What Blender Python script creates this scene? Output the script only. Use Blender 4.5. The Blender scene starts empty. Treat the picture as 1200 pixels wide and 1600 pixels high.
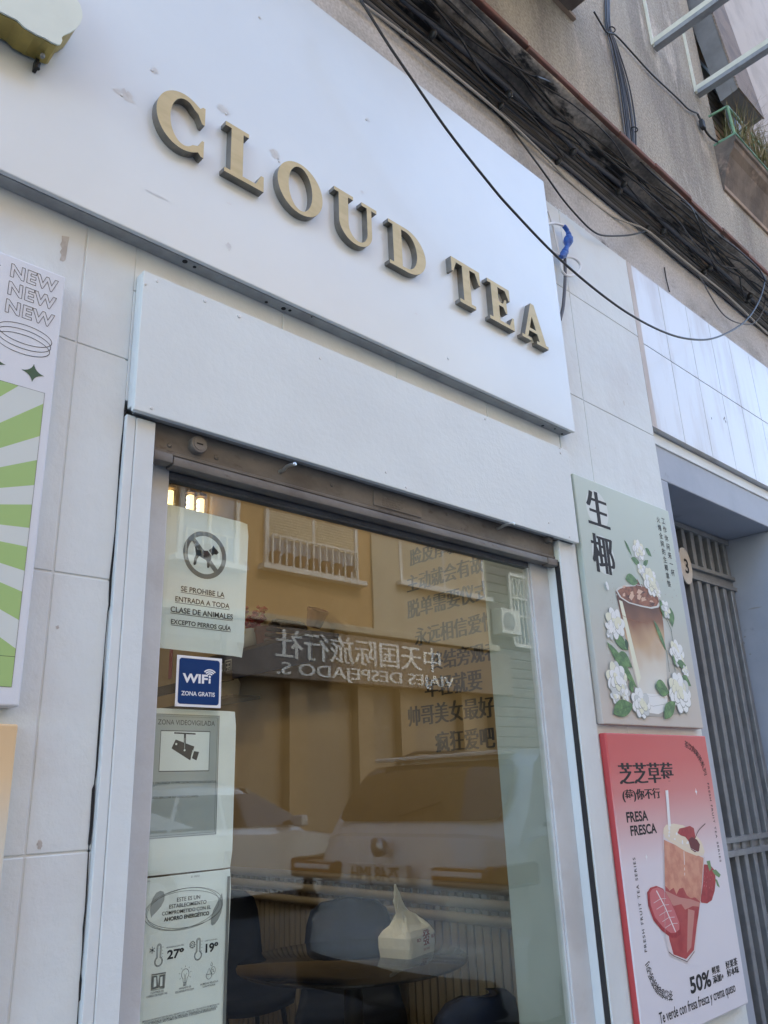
import bpy, bmesh, math, random
from mathutils import Vector, Matrix
from mathutils.geometry import tessellate_polygon
random.seed(7)
R = math.radians
scene = bpy.context.scene
C = scene.collection
EYE = 1.42            # camera height above the road; everything is drawn relative to the eye and lifted at the end

# ------------------------------------------------------------------ camera, world, sun, exposure
F_PX, W_PX, H_PX = 1255.69, 1200, 1600
def cam_axes(yaw, pitch, roll):
    ca, sa, cb, sb, cc, sc = math.cos(yaw), math.sin(yaw), math.cos(pitch), math.sin(pitch), math.cos(roll), math.sin(roll)
    fwd = Vector((sa*cb, ca*cb, sb)); right = Vector((ca, -sa, 0)); up = right.cross(fwd)
    return cc*right + sc*up, -sc*right + cc*up, fwd
RIGHT, UP, FWD = cam_axes(R(43.7975), R(19.1047), R(-2.25495))
cam_d = bpy.data.cameras.new('camera'); cam = bpy.data.objects.new('camera', cam_d); C.objects.link(cam)
cam_d.sensor_fit = 'VERTICAL'; cam_d.sensor_height = 24; cam_d.lens = F_PX/H_PX*24
cam_d.clip_start = 0.05; cam_d.clip_end = 500
cam.matrix_world = Matrix((RIGHT, UP, -FWD)).transposed().to_4x4()
scene.camera = cam

SUN_EL, SUN_ROT = 48, 15
world = bpy.data.worlds.new('World'); scene.world = world; world.use_nodes = True
wn = world.node_tree; wbg = wn.nodes['Background']
sky = wn.nodes.new('ShaderNodeTexSky'); sky.sky_type = 'NISHITA'; sky.sun_disc = False
sky.sun_elevation = R(SUN_EL); sky.sun_rotation = R(SUN_ROT); sky.dust_density = 0.8; sky.air_density = 1.0; sky.ozone_density = 0.35
wn.links.new(sky.outputs[0], wbg.inputs[0]); wbg.inputs[1].default_value = 0.15
sun_d = bpy.data.lights.new('sun', 'SUN'); sun = bpy.data.objects.new('sun', sun_d); C.objects.link(sun)
sun_d.energy = 0.5; sun_d.angle = R(25); sun_d.color = (1, .96, .90)
sd = Vector((math.sin(R(SUN_ROT))*math.cos(R(SUN_EL)), math.cos(R(SUN_ROT))*math.cos(R(SUN_EL)), math.sin(R(SUN_EL))))
sun.rotation_euler = (-sd).to_track_quat('-Z', 'Y').to_euler()
scene.view_settings.view_transform = 'Standard'; scene.view_settings.look = 'None'
scene.view_settings.exposure = 2.83; scene.view_settings.gamma = 1
scene.render.engine = 'CYCLES'
scene.cycles.use_denoising = True
scene.cycles.max_bounces = 10; scene.cycles.transparent_max_bounces = 24

# ------------------------------------------------------------------ measuring: a pixel of the 1200x1600 photograph to a point on a real plane
def ray(px, py):
    return RIGHT*((px-600)/F_PX) - UP*((py-800)/F_PX) + FWD
class Plane:
    def __init__(s, o, U, V):
        s.o, s.U, s.V = Vector(o), Vector(U), Vector(V); s.N = s.U.cross(s.V)
    def P(s, u, v, h=0): return s.o + s.U*u + s.V*v + s.N*h
    def px(s, x, y):
        d = ray(x, y); t = s.o.dot(s.N)/d.dot(s.N); q = d*t - s.o
        return (q.dot(s.U), q.dot(s.V))
    def turned(s, u, v, a):
        return Plane(s.P(u, v), s.U*math.cos(a)+s.V*math.sin(a), -s.U*math.sin(a)+s.V*math.cos(a))
def front(y): return Plane((0, y, 0), (1, 0, 0), (0, 0, 1))          # faces the street; u = X, v = Z
def side(x): return Plane((x, 0, 0), (0, -1, 0), (0, 0, 1))          # faces -X; u = -Y, v = Z
def opposite(y): return Plane((0, y, 0), (-1, 0, 0), (0, 0, 1))      # faces the shop from across the street; u = -X
def at(px, py, y):
    d = ray(px, py); return d*(y/d.y)
def crop(x0, y0, k): return lambda x, y: (x0+x/k, y0+y/k)

# ------------------------------------------------------------------ materials
def srgb(r, g, b):
    f = lambda c: (c/255/12.92 if c/255 <= .04045 else ((c/255+.055)/1.055)**2.4)
    return (f(r), f(g), f(b), 1)
def mat(name, col, rough=.6, metal=0, col2=None, nscale=6, nlo=.4, nhi=.65, stretch=(1, 1, 1), bump=0, bscale=80, bstretch=(1, 1, 1), coat=0, emit=None, spec=.5, detail=6, col3=None, n3=25, lo3=.55, hi3=.75, grain=None, coat_rough=.06):
    m = bpy.data.materials.new(name); m.use_nodes = True
    nt = m.node_tree; b = nt.nodes['Principled BSDF']; L = nt.links.new
    c4 = lambda c: tuple(c) if len(c) == 4 else (*c, 1)
    b.inputs['Base Color'].default_value = c4(col); b.inputs['Roughness'].default_value = rough; b.inputs['Metallic'].default_value = metal
    b.inputs['Specular IOR Level'].default_value = spec
    if coat: b.inputs['Coat Weight'].default_value = coat; b.inputs['Coat Roughness'].default_value = coat_rough
    tc = nt.nodes.new('ShaderNodeTexCoord')
    def noise(scale, st, det=detail):
        mp = nt.nodes.new('ShaderNodeMapping'); mp.inputs['Scale'].default_value = st; L(tc.outputs['Object'], mp.inputs[0])
        n = nt.nodes.new('ShaderNodeTexNoise'); n.inputs['Scale'].default_value = scale; n.inputs['Detail'].default_value = det; n.inputs['Roughness'].default_value = .6
        L(mp.outputs[0], n.inputs['Vector']); return n
    def ramp(n, lo, hi):
        r = nt.nodes.new('ShaderNodeMapRange'); r.inputs[1].default_value = lo; r.inputs[2].default_value = hi; r.interpolation_type = 'SMOOTHSTEP'
        L(n.outputs[0], r.inputs[0]); return r
    last = None
    if col2 is not None:
        mx = nt.nodes.new('ShaderNodeMix'); mx.data_type = 'RGBA'
        mx.inputs[6].default_value = c4(col); mx.inputs[7].default_value = c4(col2)
        L(ramp(noise(nscale, stretch), nlo, nhi).outputs[0], mx.inputs[0]); last = mx
    if col3 is not None:
        mx = nt.nodes.new('ShaderNodeMix'); mx.data_type = 'RGBA'
        if last: L(last.outputs[2], mx.inputs[6])
        else: mx.inputs[6].default_value = c4(col)
        mx.inputs[7].default_value = c4(col3)
        L(ramp(noise(n3, stretch), lo3, hi3).outputs[0], mx.inputs[0]); last = mx
    if grain and last:      # sand grains of lighter and darker colour
        hs = nt.nodes.new('ShaderNodeHueSaturation'); L(last.outputs[2], hs.inputs['Color'])
        g = nt.nodes.new('ShaderNodeMapRange'); g.inputs[1].default_value = .3; g.inputs[2].default_value = .7; g.inputs[3].default_value = 1-grain[1]; g.inputs[4].default_value = 1+grain[1]
        L(noise(grain[0], (1, 1, 1), 3).outputs[0], g.inputs[0]); L(g.outputs[0], hs.inputs['Value']); L(hs.outputs[0], b.inputs['Base Color'])
    elif last: L(last.outputs[2], b.inputs['Base Color'])
    if bump:
        bn = nt.nodes.new('ShaderNodeBump'); bn.inputs['Strength'].default_value = bump; bn.inputs['Distance'].default_value = .01
        L(noise(bscale, bstretch).outputs[0], bn.inputs['Height']); L(bn.outputs[0], b.inputs['Normal'])
    if emit:
        b.inputs['Emission Color'].default_value = c4(emit[0]); b.inputs['Emission Strength'].default_value = emit[1]
    return m
def ramp_mat(name, axis, v0, v1, stops, rough=.55, distort=0, nscale=8, coat=0):
    """A printed picture or a dyed sheet whose own colour runs from one end to the other."""
    m = bpy.data.materials.new(name); m.use_nodes = True; nt = m.node_tree; b = nt.nodes['Principled BSDF']; L = nt.links.new
    tc = nt.nodes.new('ShaderNodeTexCoord'); sp = nt.nodes.new('ShaderNodeSeparateXYZ'); L(tc.outputs['Object'], sp.inputs[0])
    val = sp.outputs[axis]
    if distort:
        n = nt.nodes.new('ShaderNodeTexNoise'); n.inputs['Scale'].default_value = nscale; L(tc.outputs['Object'], n.inputs['Vector'])
        ma = nt.nodes.new('ShaderNodeMath'); ma.operation = 'MULTIPLY_ADD'; ma.inputs[1].default_value = distort
        L(n.outputs[0], ma.inputs[0]); L(val, ma.inputs[2]); val = ma.outputs[0]
    mr = nt.nodes.new('ShaderNodeMapRange'); mr.inputs[1].default_value = v0 + distort*.5; mr.inputs[2].default_value = v1 + distort*.5; L(val, mr.inputs[0])
    cr = nt.nodes.new('ShaderNodeValToRGB'); L(mr.outputs[0], cr.inputs[0])
    e = cr.color_ramp.elements
    e[0].position, e[0].color = stops[0]; e[1].position, e[1].color = stops[-1]
    for p, c in stops[1:-1]:
        x = e.new(p); x.color = c
    L(cr.outputs[0], b.inputs['Base Color']); b.inputs['Roughness'].default_value = rough
    if coat: b.inputs['Coat Weight'].default_value = coat
    return m
def glass_mat(name, tint, ior=1.6, gain=1.3, dark=None):
    m = bpy.data.materials.new(name); m.use_nodes = True; nt = m.node_tree; nt.nodes.clear(); L = nt.links.new
    out = nt.nodes.new('ShaderNodeOutputMaterial'); mix = nt.nodes.new('ShaderNodeMixShader')
    tr = nt.nodes.new('ShaderNodeBsdfTransparent'); tr.inputs[0].default_value = (*tint, 1)
    gl = nt.nodes.new('ShaderNodeBsdfGlossy'); gl.inputs['Roughness'].default_value = 0.0; gl.inputs[0].default_value = (1, 1, 1, 1)
    # Schlick's curve, the same from both sides of the pane
    r0 = ((ior-1)/(ior+1))**2*gain
    ge = nt.nodes.new('ShaderNodeNewGeometry'); dt = nt.nodes.new('ShaderNodeVectorMath'); dt.operation = 'DOT_PRODUCT'
    L(ge.outputs['Incoming'], dt.inputs[0]); L(ge.outputs['Normal'], dt.inputs[1])
    def mth(op, a, b=None):
        n = nt.nodes.new('ShaderNodeMath'); n.operation = op; n.use_clamp = op == 'SUBTRACT'
        for i, v in enumerate((a, b)):
            if v is None: continue
            if isinstance(v, (int, float)): n.inputs[i].default_value = v
            else: L(v, n.inputs[i])
        return n.outputs[0]
    p5 = mth('POWER', mth('SUBTRACT', 1.0, mth('ABSOLUTE', dt.outputs['Value'])), 5.0)
    mu = nt.nodes.new('ShaderNodeMath'); mu.operation = 'MULTIPLY_ADD'; mu.inputs[1].default_value = 1-r0; mu.inputs[2].default_value = r0; mu.use_clamp = True
    L(p5, mu.inputs[0]); L(mu.outputs[0], mix.inputs[0]); L(tr.outputs[0], mix.inputs[1]); L(gl.outputs[0], mix.inputs[2]); L(mix.outputs[0], out.inputs[0])
    return m
M = {}
M['white_wall'] = mat('white_wall_paint', (.675, .73, .74), .5, col2=(.635, .665, .67), nscale=3.0, nlo=.42, nhi=.72, bump=.42, bscale=13, bstretch=(1, 1, .8), col3=(.61, .605, .60), n3=7, lo3=.62, hi3=.85)
M['white_smooth'] = mat('white_smooth_paint', (.675, .73, .745), .42, col2=(.63, .67, .68), nscale=4, bump=.18, bscale=35, stretch=(1, 1, .35))
M['white_sign'] = mat('white_sign_paint', (.69, .745, .755), .4, col2=(.65, .70, .71), nscale=1.6, nlo=.35, nhi=.7, bump=.03, bscale=5, coat=1.0, coat_rough=.22)
M['white_board'] = mat('white_board_paint', (.69, .75, .76), .42, col2=(.66, .715, .725), nscale=3, bump=.1, bscale=60, detail=3)
M['putty'] = mat('putty', (.64, .67, .68), .6, col2=(.57, .585, .59), nscale=60)
M['paint_chip'] = mat('paint_chip', (.42, .39, .36), .8, col2=(.52, .50, .47), nscale=40)
M['crack'] = mat('dark_gap', (.018, .018, .02), .9)
M['sign_under'] = mat('galvanised_edge_and_shade', (.33, .345, .35), .5, .0, col2=(.26, .27, .275), nscale=14, col3=(.12, .12, .12), n3=70, lo3=.68, hi3=.76)
M['gold_face'] = mat('brushed_gold', (.53, .435, .24), .46, .4, col2=(.47, .385, .205), nscale=9, stretch=(1, 1, 4), bump=.03, bscale=120)
M['gold_side'] = mat('bronze_edge', (.25, .245, .225), .38, .7, col2=(.20, .195, .18), nscale=20)
M['screw'] = mat('painted_screw', (.72, .74, .75), .4)
M['shutter'] = mat('weathered_shutter_metal', (.19, .178, .165), .55, .2, col2=(.11, .101, .095), nscale=9, nlo=.4, nhi=.7, stretch=(.5, 1, 1), col3=(.085, .07, .06), n3=40, lo3=.6, hi3=.75, bump=.12, bscale=60)
M['zinc'] = mat('zinc_rod', (.6, .62, .62), .32, .9)
M['frame_dark'] = mat('grey_frame_paint', (.13, .14, .155), .45, col2=(.10, .105, .115), nscale=8)
M['frame_white'] = mat('aged_frame_paint', (.57, .60, .62), .45, col2=(.50, .515, .525), nscale=5, bump=.1, bscale=40)
M['guide_black'] = mat('black_guide', (.02, .02, .022), .6)
M['glass'] = glass_mat('window_glass', (.95, .982, .962), 1.5, 1.12)
M['paper'] = mat('notice_paper', (.78, .80, .78), .8, col2=(.74, .76, .74), nscale=5)
M['ink'] = mat('black_ink', (.015, .015, .017), .7)
M['ink_grey'] = mat('grey_ink', (.17, .165, .155), .8)
M['ink_soft'] = mat('faded_ink', (.30, .31, .31), .8)
M['grey_print'] = mat('grey_print', (.40, .42, .41), .8, col2=(.34, .36, .35), nscale=3, nlo=.3, nhi=.8)
M['wifi_blue'] = mat('sticker_blue', srgb(8, 54, 108), .6, spec=.25, col2=srgb(6, 46, 102), nscale=3)
M['print_white'] = mat('print_white', (.78, .79, .80), .5)
M['canvas_white'] = mat('canvas_white', (.70, .72, .76), .55, col2=(.66, .68, .72), nscale=2.5, bump=.06, bscale=400)
M['ray_green'] = mat('print_light_green', srgb(160, 190, 120), .6)
M['ray_grey'] = mat('print_pale_grey', srgb(206, 212, 208), .6)
M['star_green'] = mat('print_dark_green', srgb(66, 92, 66), .6)
M['stone_clad'] = mat('polished_white_stone', (.68, .70, .72), .32, col2=(.56, .535, .51), nscale=3.6, nlo=.44, nhi=.68, stretch=(1.6, 1, .35), coat=.16, col3=(.55, .53, .51), n3=7, lo3=.6, hi3=.8)
M['stone_joint'] = mat('stone_joint', (.22, .20, .19), .8)
M['beige_edge'] = mat('beige_joint_strip', (.52, .48, .46), .7, col2=(.60, .58, .57), nscale=10, stretch=(1, 1, .3))
M['portal'] = mat('blue_grey_paint', (.36, .40, .47), .5, col2=(.32, .36, .43), nscale=3, bump=.12, bscale=18, col3=(.27, .30, .36), n3=9, lo3=.62, hi3=.72)
M['gate'] = mat('grey_gate_steel', (.27, .285, .30), .42, .35, col2=(.22, .232, .245), nscale=12)
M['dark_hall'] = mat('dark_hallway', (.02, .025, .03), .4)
M['plaster_strip'] = mat('stained_plaster', (.50, .50, .51), .8, col2=(.34, .335, .33), nscale=2.4, nlo=.45, nhi=.7, stretch=(.8, 1, 1.5), bump=.35, bscale=30, col3=(.15, .145, .14), n3=8, lo3=.6, hi3=.78, grain=(90, .2))
M['cove'] = mat('sooty_cornice', (.54, .47, .39), .85, col2=(.17, .15, .13), nscale=5, nlo=.42, nhi=.6, stretch=(.45, 1.2, 1.2), bump=.6, bscale=22, col3=(.03, .029, .029), n3=6.5, lo3=.54, hi3=.62, grain=(60, .3))
M['tile_edge'] = mat('terracotta_edge', (.20, .085, .062), .8, col2=(.15, .08, .06), nscale=12)
M['upper_wall'] = mat('grey_render', (.42, .395, .34), .9, col2=(.265, .25, .222), nscale=1.5, nlo=.42, nhi=.62, stretch=(2.0, 1, .5), bump=1.0, bscale=70, col3=(.58, .54, .475), n3=3.0, lo3=.54, hi3=.72, grain=(75, .27))
M['cream_steel'] = mat('cream_steel_paint', (.74, .73, .61), .45, col2=(.66, .65, .53), nscale=9)
M['dark_slot'] = mat('dark_slot', (.13, .125, .12), .7)
M['ledge_stone'] = mat('brown_ledge_stone', (.20, .165, .135), .85, col2=(.12, .10, .085), nscale=6, bump=.3, bscale=30, col3=(.30, .23, .18), n3=9, lo3=.58, hi3=.72)
M['ledge_edge'] = mat('tan_ledge_edge', (.36, .27, .20), .8, col2=(.27, .20, .15), nscale=8)
M['rail_green'] = mat('green_rail_paint', srgb(128, 172, 142), .45, col2=srgb(105, 148, 120), nscale=20)
M['dry_plant'] = mat('dry_stems', (.30, .235, .14), .8, col2=(.20, .19, .08), nscale=9)
M['green_plant'] = mat('green_stems', (.10, .14, .05), .7, col2=(.16, .18, .08), nscale=9)
M['blind'] = mat('slatted_blind', (.27, .21, .165), .8, col2=(.18, .145, .12), nscale=5)
M['blind_under'] = mat('shaded_blind_side', (.20, .195, .19), .8, col2=(.15, .146, .142), nscale=5)
M['pale_blue'] = mat('pale_blue_paint', (.36, .40, .45), .7, col2=(.45, .46, .48), nscale=5)
M['upper_pale'] = mat('pale_render', (.50, .455, .41), .85, col2=(.40, .36, .325), nscale=3, bump=.4, bscale=60)
M['cable_black'] = mat('black_cable', (.02, .021, .024), .5)
M['cable_grey'] = mat('grey_cable', (.10, .105, .12), .55)
M['cable_white'] = mat('white_cable', (.40, .385, .35), .5)
M['cable_clean'] = mat('clean_white_cable', (.72, .74, .77), .4)
M['tape_blue'] = mat('blue_tape', srgb(40, 92, 178), .4, col2=srgb(30, 72, 150), nscale=60, bump=.4, bscale=140)
M['pale_face'] = mat('pale_green_acrylic', (.70, .755, .66), .4, col2=(.66, .71, .62), nscale=6)
M['road'] = mat('asphalt', (.05, .05, .052), .85, col2=(.07, .07, .07), nscale=20, bump=.4, bscale=150)
M['pavement'] = mat('pavement_slabs', (.30, .29, .28), .8, col2=(.24, .235, .23), nscale=8, bump=.2, bscale=60)
M['room_wall'] = mat('ochre_wall_paint', (.34, .235, .11), .65, col2=(.305, .21, .096), nscale=2, bump=.1, bscale=30)
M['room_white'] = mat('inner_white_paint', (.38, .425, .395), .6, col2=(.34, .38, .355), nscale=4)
M['room_floor'] = mat('brown_floor_tile', (.14, .11, .09), .4, col2=(.11, .09, .075), nscale=5)
M['wainscot'] = mat('ribbed_cream_panel', (.25, .21, .155), .6, col2=(.20, .168, .125), nscale=6, stretch=(1, 1, .2))
M['rail_wood'] = mat('pale_wood_rail', (.25, .20, .14), .5, col2=(.20, .16, .11), nscale=8, stretch=(1, .2, 1))
M['wall_ink'] = mat('black_vinyl', (.012, .011, .011), .6)
M['navy'] = mat('navy_upholstery', (.008, .013, .032), .6, col2=(.006, .010, .024), nscale=12, spec=.25, bump=.1, bscale=200)
M['black_steel'] = mat('black_steel', (.02, .02, .02), .4, .3)
M['table_top'] = glass_mat('smoked_table_glass', (.42, .42, .42), 1.5, 1.6)
M['bag_paper'] = mat('white_bag_paper', (.80, .82, .80), .75, col2=(.74, .76, .74), nscale=12, bump=.25, bscale=25)
M['bag_red'] = mat('red_bag_print', (.24, .03, .025), .7)
M['dark_wood'] = mat('dark_shelf_wood', (.035, .022, .015), .6, col2=(.025, .016, .011), nscale=10, stretch=(1, .2, 1))
M['shelf_blue'] = mat('dark_blue_board', (.006, .010, .032), .6, spec=.25, col2=(.010, .015, .042), nscale=9)
M['terracotta'] = mat('terracotta_pot', (.13, .05, .032), .75, col2=(.10, .038, .025), nscale=15)
M['wicker'] = mat('dark_wicker', (.09, .06, .04), .8, col2=(.05, .035, .025), nscale=60)
M['cream_glaze'] = mat('cream_glaze', (.55, .45, .28), .35)
M['red_cloth'] = mat('red_cloth', (.25, .015, .02), .7)
M['lamp_glow'] = mat('lamp_glow', (1, .85, .55), .4, emit=((1, .70, .30), .42))
M['lamp_hot'] = mat('lamp_filament', (1, .9, .7), .4, emit=((1, .86, .6), 1.2))
M['lamp_tube'] = glass_mat('lamp_glass', (.95, .93, .88), 1.5, 1)
M['brass'] = mat('aged_brass', (.25, .17, .08), .4, .8)
M['orange_house'] = mat('orange_house_paint', (.46, .285, .125), .8, col2=(.42, .255, .11), nscale=1.5, stretch=(1, 1, .4))
M['cream_house'] = mat('cream_house_paint', (.46, .39, .27), .8, col2=(.42, .355, .245), nscale=1.2)
M['house_trim'] = mat('white_house_trim', (.66, .62, .54), .6)
M['shutter_slat'] = mat('cream_roller_blind', (.58, .48, .32), .7)
M['house_glass'] = mat('house_window_glass', (.16, .20, .25), .08, spec=.8)
M['house_brick'] = mat('grey_brick', (.15, .13, .115), .85, col2=(.11, .10, .09), nscale=9, bump=.4, bscale=30)
M['pillar_brown'] = mat('brown_pillar_paint', (.30, .215, .125), .7, col2=(.26, .185, .105), nscale=3)
M['sign_brown'] = mat('brown_sign_board', (.17, .125, .09), .5, col2=(.145, .107, .075), nscale=3)
M['sign_letter'] = mat('cream_sign_letters', (.82, .78, .70), .6)
M['shop_dark'] = mat('dark_shopfront', (.20, .15, .10), .5, col2=(.25, .19, .12), nscale=1.3)
M['car_white'] = mat('white_car_paint', (.80, .80, .79), .25, coat=.8, col2=(.77, .77, .76), nscale=2)
M['car_grey'] = mat('silver_car_paint', (.62, .62, .62), .3, .2, coat=.8, col2=(.46, .46, .46), nscale=2)
M['car_glass'] = mat('dark_car_glass', (.035, .04, .045), .05, spec=.8)
M['tyre'] = mat('tyre_rubber', (.02, .02, .02), .9)
M['alloy'] = mat('alloy_wheel', (.4, .4, .42), .35, .8)
M['lamp_red'] = mat('red_lamp_lens', (.10, .02, .015), .15, coat=.6)
M['lamp_clear'] = mat('clear_lamp_lens', (.7, .7, .72), .1, coat=.6)
M['plastic_black'] = mat('black_plastic', (.03, .03, .032), .55)
M['plate_white'] = mat('plate_white', (.7, .7, .68), .4)
M['plate_oval'] = mat('enamel_plate', (.62, .60, .56), .4, col2=(.55, .52, .48), nscale=30)

# ------------------------------------------------------------------ mesh builder
_txt = {}
def text_mesh(s, off=0.0, spacing=1.0, outline=0.0):
    k = (s, off, spacing, outline)
    if k not in _txt:
        cu = bpy.data.curves.new('t', 'FONT'); cu.body = s; cu.resolution_u = 3; cu.offset = off; cu.space_character = spacing
        if outline: cu.fill_mode = 'NONE'; cu.bevel_depth = outline; cu.bevel_resolution = 0
        o = bpy.data.objects.new('t', cu); me = bpy.data.meshes.new_from_object(o)
        vs = [v.co.copy() for v in me.vertices]; fs = [tuple(p.vertices) for p in me.polygons]
        bpy.data.objects.remove(o); bpy.data.meshes.remove(me); bpy.data.curves.remove(cu)
        _txt[k] = (vs, fs, min(v.x for v in vs), max(v.x for v in vs), min(v.y for v in vs), max(v.y for v in vs))
    return _txt[k]
def smooth_path(pts, n=8):
    P = [Vector(p) for p in pts]
    if len(P) < 3: return P
    out = []
    for i in range(len(P)-1):
        a, b, c, d = P[max(i-1, 0)], P[i], P[i+1], P[min(i+2, len(P)-1)]
        for k in range(n):
            t = k/n
            out.append(.5*((2*b)+(c-a)*t+(2*a-5*b+4*c-d)*t*t+(3*b-a-3*c+d)*t*t*t))
    return out+[P[-1]]
def ell(cx, cy, rx, ry, n=28, a0=0, a1=2*math.pi, tilt=0):
    pts = []
    full = abs(a1-a0-2*math.pi) < 1e-6
    for i in range(n if full else n+1):
        a = a0+(a1-a0)*i/n; x, y = rx*math.cos(a), ry*math.sin(a)
        pts.append((cx+x*math.cos(tilt)-y*math.sin(tilt), cy+x*math.sin(tilt)+y*math.cos(tilt)))
    return pts
class MB:
    def __init__(s): s.v, s.f, s.mi, s.h = [], [], [], .0004
    def add(s, vs, fs, mi=0):
        b = len(s.v); s.v += [tuple(v) for v in vs]; s.f += [tuple(b+i for i in f) for f in fs]
        s.mi += [mi]*len(fs) if isinstance(mi, int) else list(mi)
        return s
    def box(s, x0, x1, y0, y1, z0, z1, mi=0, bev=0, seg=2):
        if bev:
            bm = bmesh.new(); bmesh.ops.create_cube(bm, size=1)
            for v in bm.verts: v.co = Vector((x0+(v.co.x+.5)*(x1-x0), y0+(v.co.y+.5)*(y1-y0), z0+(v.co.z+.5)*(z1-z0)))
            bmesh.ops.bevel(bm, geom=list(bm.edges), offset=bev, segments=seg, affect='EDGES', profile=.5)
            return s.bm(bm, mi)
        vs = [(x, y, z) for z in (z0, z1) for y in (y0, y1) for x in (x0, x1)]
        return s.add(vs, [(0, 2, 3, 1), (4, 5, 7, 6), (0, 1, 5, 4), (2, 6, 7, 3), (0, 4, 6, 2), (1, 3, 7, 5)], mi)
    def bm(s, bm, mi=0):
        bm.verts.index_update(); s.add([v.co for v in bm.verts], [[v.index for v in f.verts] for f in bm.faces], mi); bm.free(); return s
    def poly(s, pl, pts, mi=0, h=None, holes=()):
        if h is None: s.h += .00001; h = s.h
        loops = [list(pts)]+[list(x) for x in holes]
        flat = [p for l in loops for p in l]
        tris = tessellate_polygon([[Vector((p[0], p[1], 0)) for p in l] for l in loops])
        fs = []
        for a, b, c in tris:
            A, B, D = flat[a], flat[b], flat[c]
            fs.append((a, b, c) if (B[0]-A[0])*(D[1]-A[1])-(B[1]-A[1])*(D[0]-A[0]) > 0 else (a, c, b))
        return s.add([pl.P(p[0], p[1], h) for p in flat], fs, mi)
    def prism(s, pl, pts, h0, h1, mi=0, side_mi=None, holes=(), back=True):
        s.poly(pl, pts, mi, h1, holes)
        if back:
            k = len(s.f); s.poly(pl, pts, mi, h0, holes)
            for i in range(k, len(s.f)): s.f[i] = s.f[i][::-1]
        sm = mi if side_mi is None else side_mi
        for j, l in enumerate([pts]+list(holes)):
            l = list(l); ar = sum(l[i-1][0]*l[i][1]-l[i][0]*l[i-1][1] for i in range(len(l)))
            if (ar > 0) == (j > 0): l = l[::-1]
            n = len(l); vs = [pl.P(p[0], p[1], h0) for p in l]+[pl.P(p[0], p[1], h1) for p in l]
            s.add(vs, [(i, (i+1) % n, n+(i+1) % n, n+i) for i in range(n)], sm)
        return s
    def ribbon(s, pl, pts, w, mi=0, closed=False, h=None):
        if h is None: s.h += .00001; h = s.h
        P = [Vector((p[0], p[1])) for p in pts]; n = len(P); vs = []
        for i in range(n):
            a = P[i-1] if (i > 0 or closed) else P[i]; b = P[(i+1) % n] if (i < n-1 or closed) else P[i]
            d = (b-a); d = d.normalized() if d.length > 1e-9 else Vector((1, 0)); q = Vector((-d.y, d.x))*w/2
            vs += [pl.P(*(P[i]+q), h), pl.P(*(P[i]-q), h)]
        m = n if closed else n-1
        return s.add(vs, [(2*i, 2*i+1, 2*((i+1) % n)+1, 2*((i+1) % n)) for i in range(m)], mi)
    def text(s, pl, string, u0, u1, v0, v1=None, mi=0, off=0.0, h=None, spacing=1.0, outline=0.0, vs=1.0, fat=0, full=False):
        """Lettering from u0 to u1 standing on v0; v1 gives the height of its tallest sign, else the letters keep their proportions."""
        if h is None: s.h += .00001; h = s.h
        V, Fc, xa, xb, ya, yb = text_mesh(string, off, spacing, outline)
        k = (u1-u0)/(xb-xa); kv = k*vs if v1 is None else (v1-v0)/(yb-(ya if full else 0))
        base = ya if full else 0
        for dx in ([0] if not fat else [-fat, 0, fat]):
            s.add([pl.P(u0+(p.x-xa)*k+dx, v0+(p.y-base)*kv, h+(p.z*k if outline else 0)) for p in V], Fc, mi); h += .000003
        return s
    def text_px(s, pl, string, L, Rr, mi=0, T=None, **kw):
        a, b = pl.px(*L), pl.px(*Rr)
        return s.text(pl, string, a[0], b[0], (a[1]+b[1])/2, None if T is None else pl.px(*T)[1], mi, **kw)
    def glyph(s, pl, ch, u, v, size, a=0, mi=0, off=0.0, sx=1.0, h=None):
        """One sign centred on (u, v)."""
        if h is None: s.h += .00001; h = s.h
        V, Fc, xa, xb, ya, yb = text_mesh(ch, off)
        q = pl.turned(u, v, a); k = size
        return s.add([q.P((p.x-(xa+xb)/2)*k*sx, (p.y-.38)*k, h) for p in V], Fc, mi)
    def tube(s, path, r, n=8, mi=0, cap=True):
        P = [Vector(p) for p in path]; m = len(P); vs = []; up = Vector((.13, .31, .94))
        rr = r if isinstance(r, (list, tuple)) else [r]*m
        for i in range(m):
            d = (P[min(i+1, m-1)]-P[max(i-1, 0)]).normalized()
            x = d.cross(up); x = x.normalized() if x.length > 1e-4 else d.cross(Vector((1, 0, 0))).normalized(); y = d.cross(x)
            up = -y if False else up
            vs += [P[i]+(x*math.cos(2*math.pi*k/n)+y*math.sin(2*math.pi*k/n))*rr[i] for k in range(n)]
        fs = [(i*n+k, i*n+(k+1) % n, (i+1)*n+(k+1) % n, (i+1)*n+k) for i in range(m-1) for k in range(n)]
        if cap: fs += [tuple(range(n-1, -1, -1)), tuple((m-1)*n+k for k in range(n))]
        return s.add(vs, fs, mi)
    def lathe(s, o, prof, n=24, axis='Z', mi=0):
        o = Vector(o); vs = []
        for r, t in prof:
            for k in range(n):
                a = 2*math.pi*k/n; c, d = r*math.cos(a), r*math.sin(a)
                vs.append(o+Vector({'Z': (c, d, t), 'Y': (c, -t, d), 'X': (t, c, d)}[axis]))
        m = len(prof)
        fs = [(i*n+k, i*n+(k+1) % n, (i+1)*n+(k+1) % n, (i+1)*n+k) for i in range(m-1) for k in range(n)]
        return s.add(vs, fs+[tuple(range(n-1, -1, -1)), tuple((m-1)*n+k for k in range(n))], mi)
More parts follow.
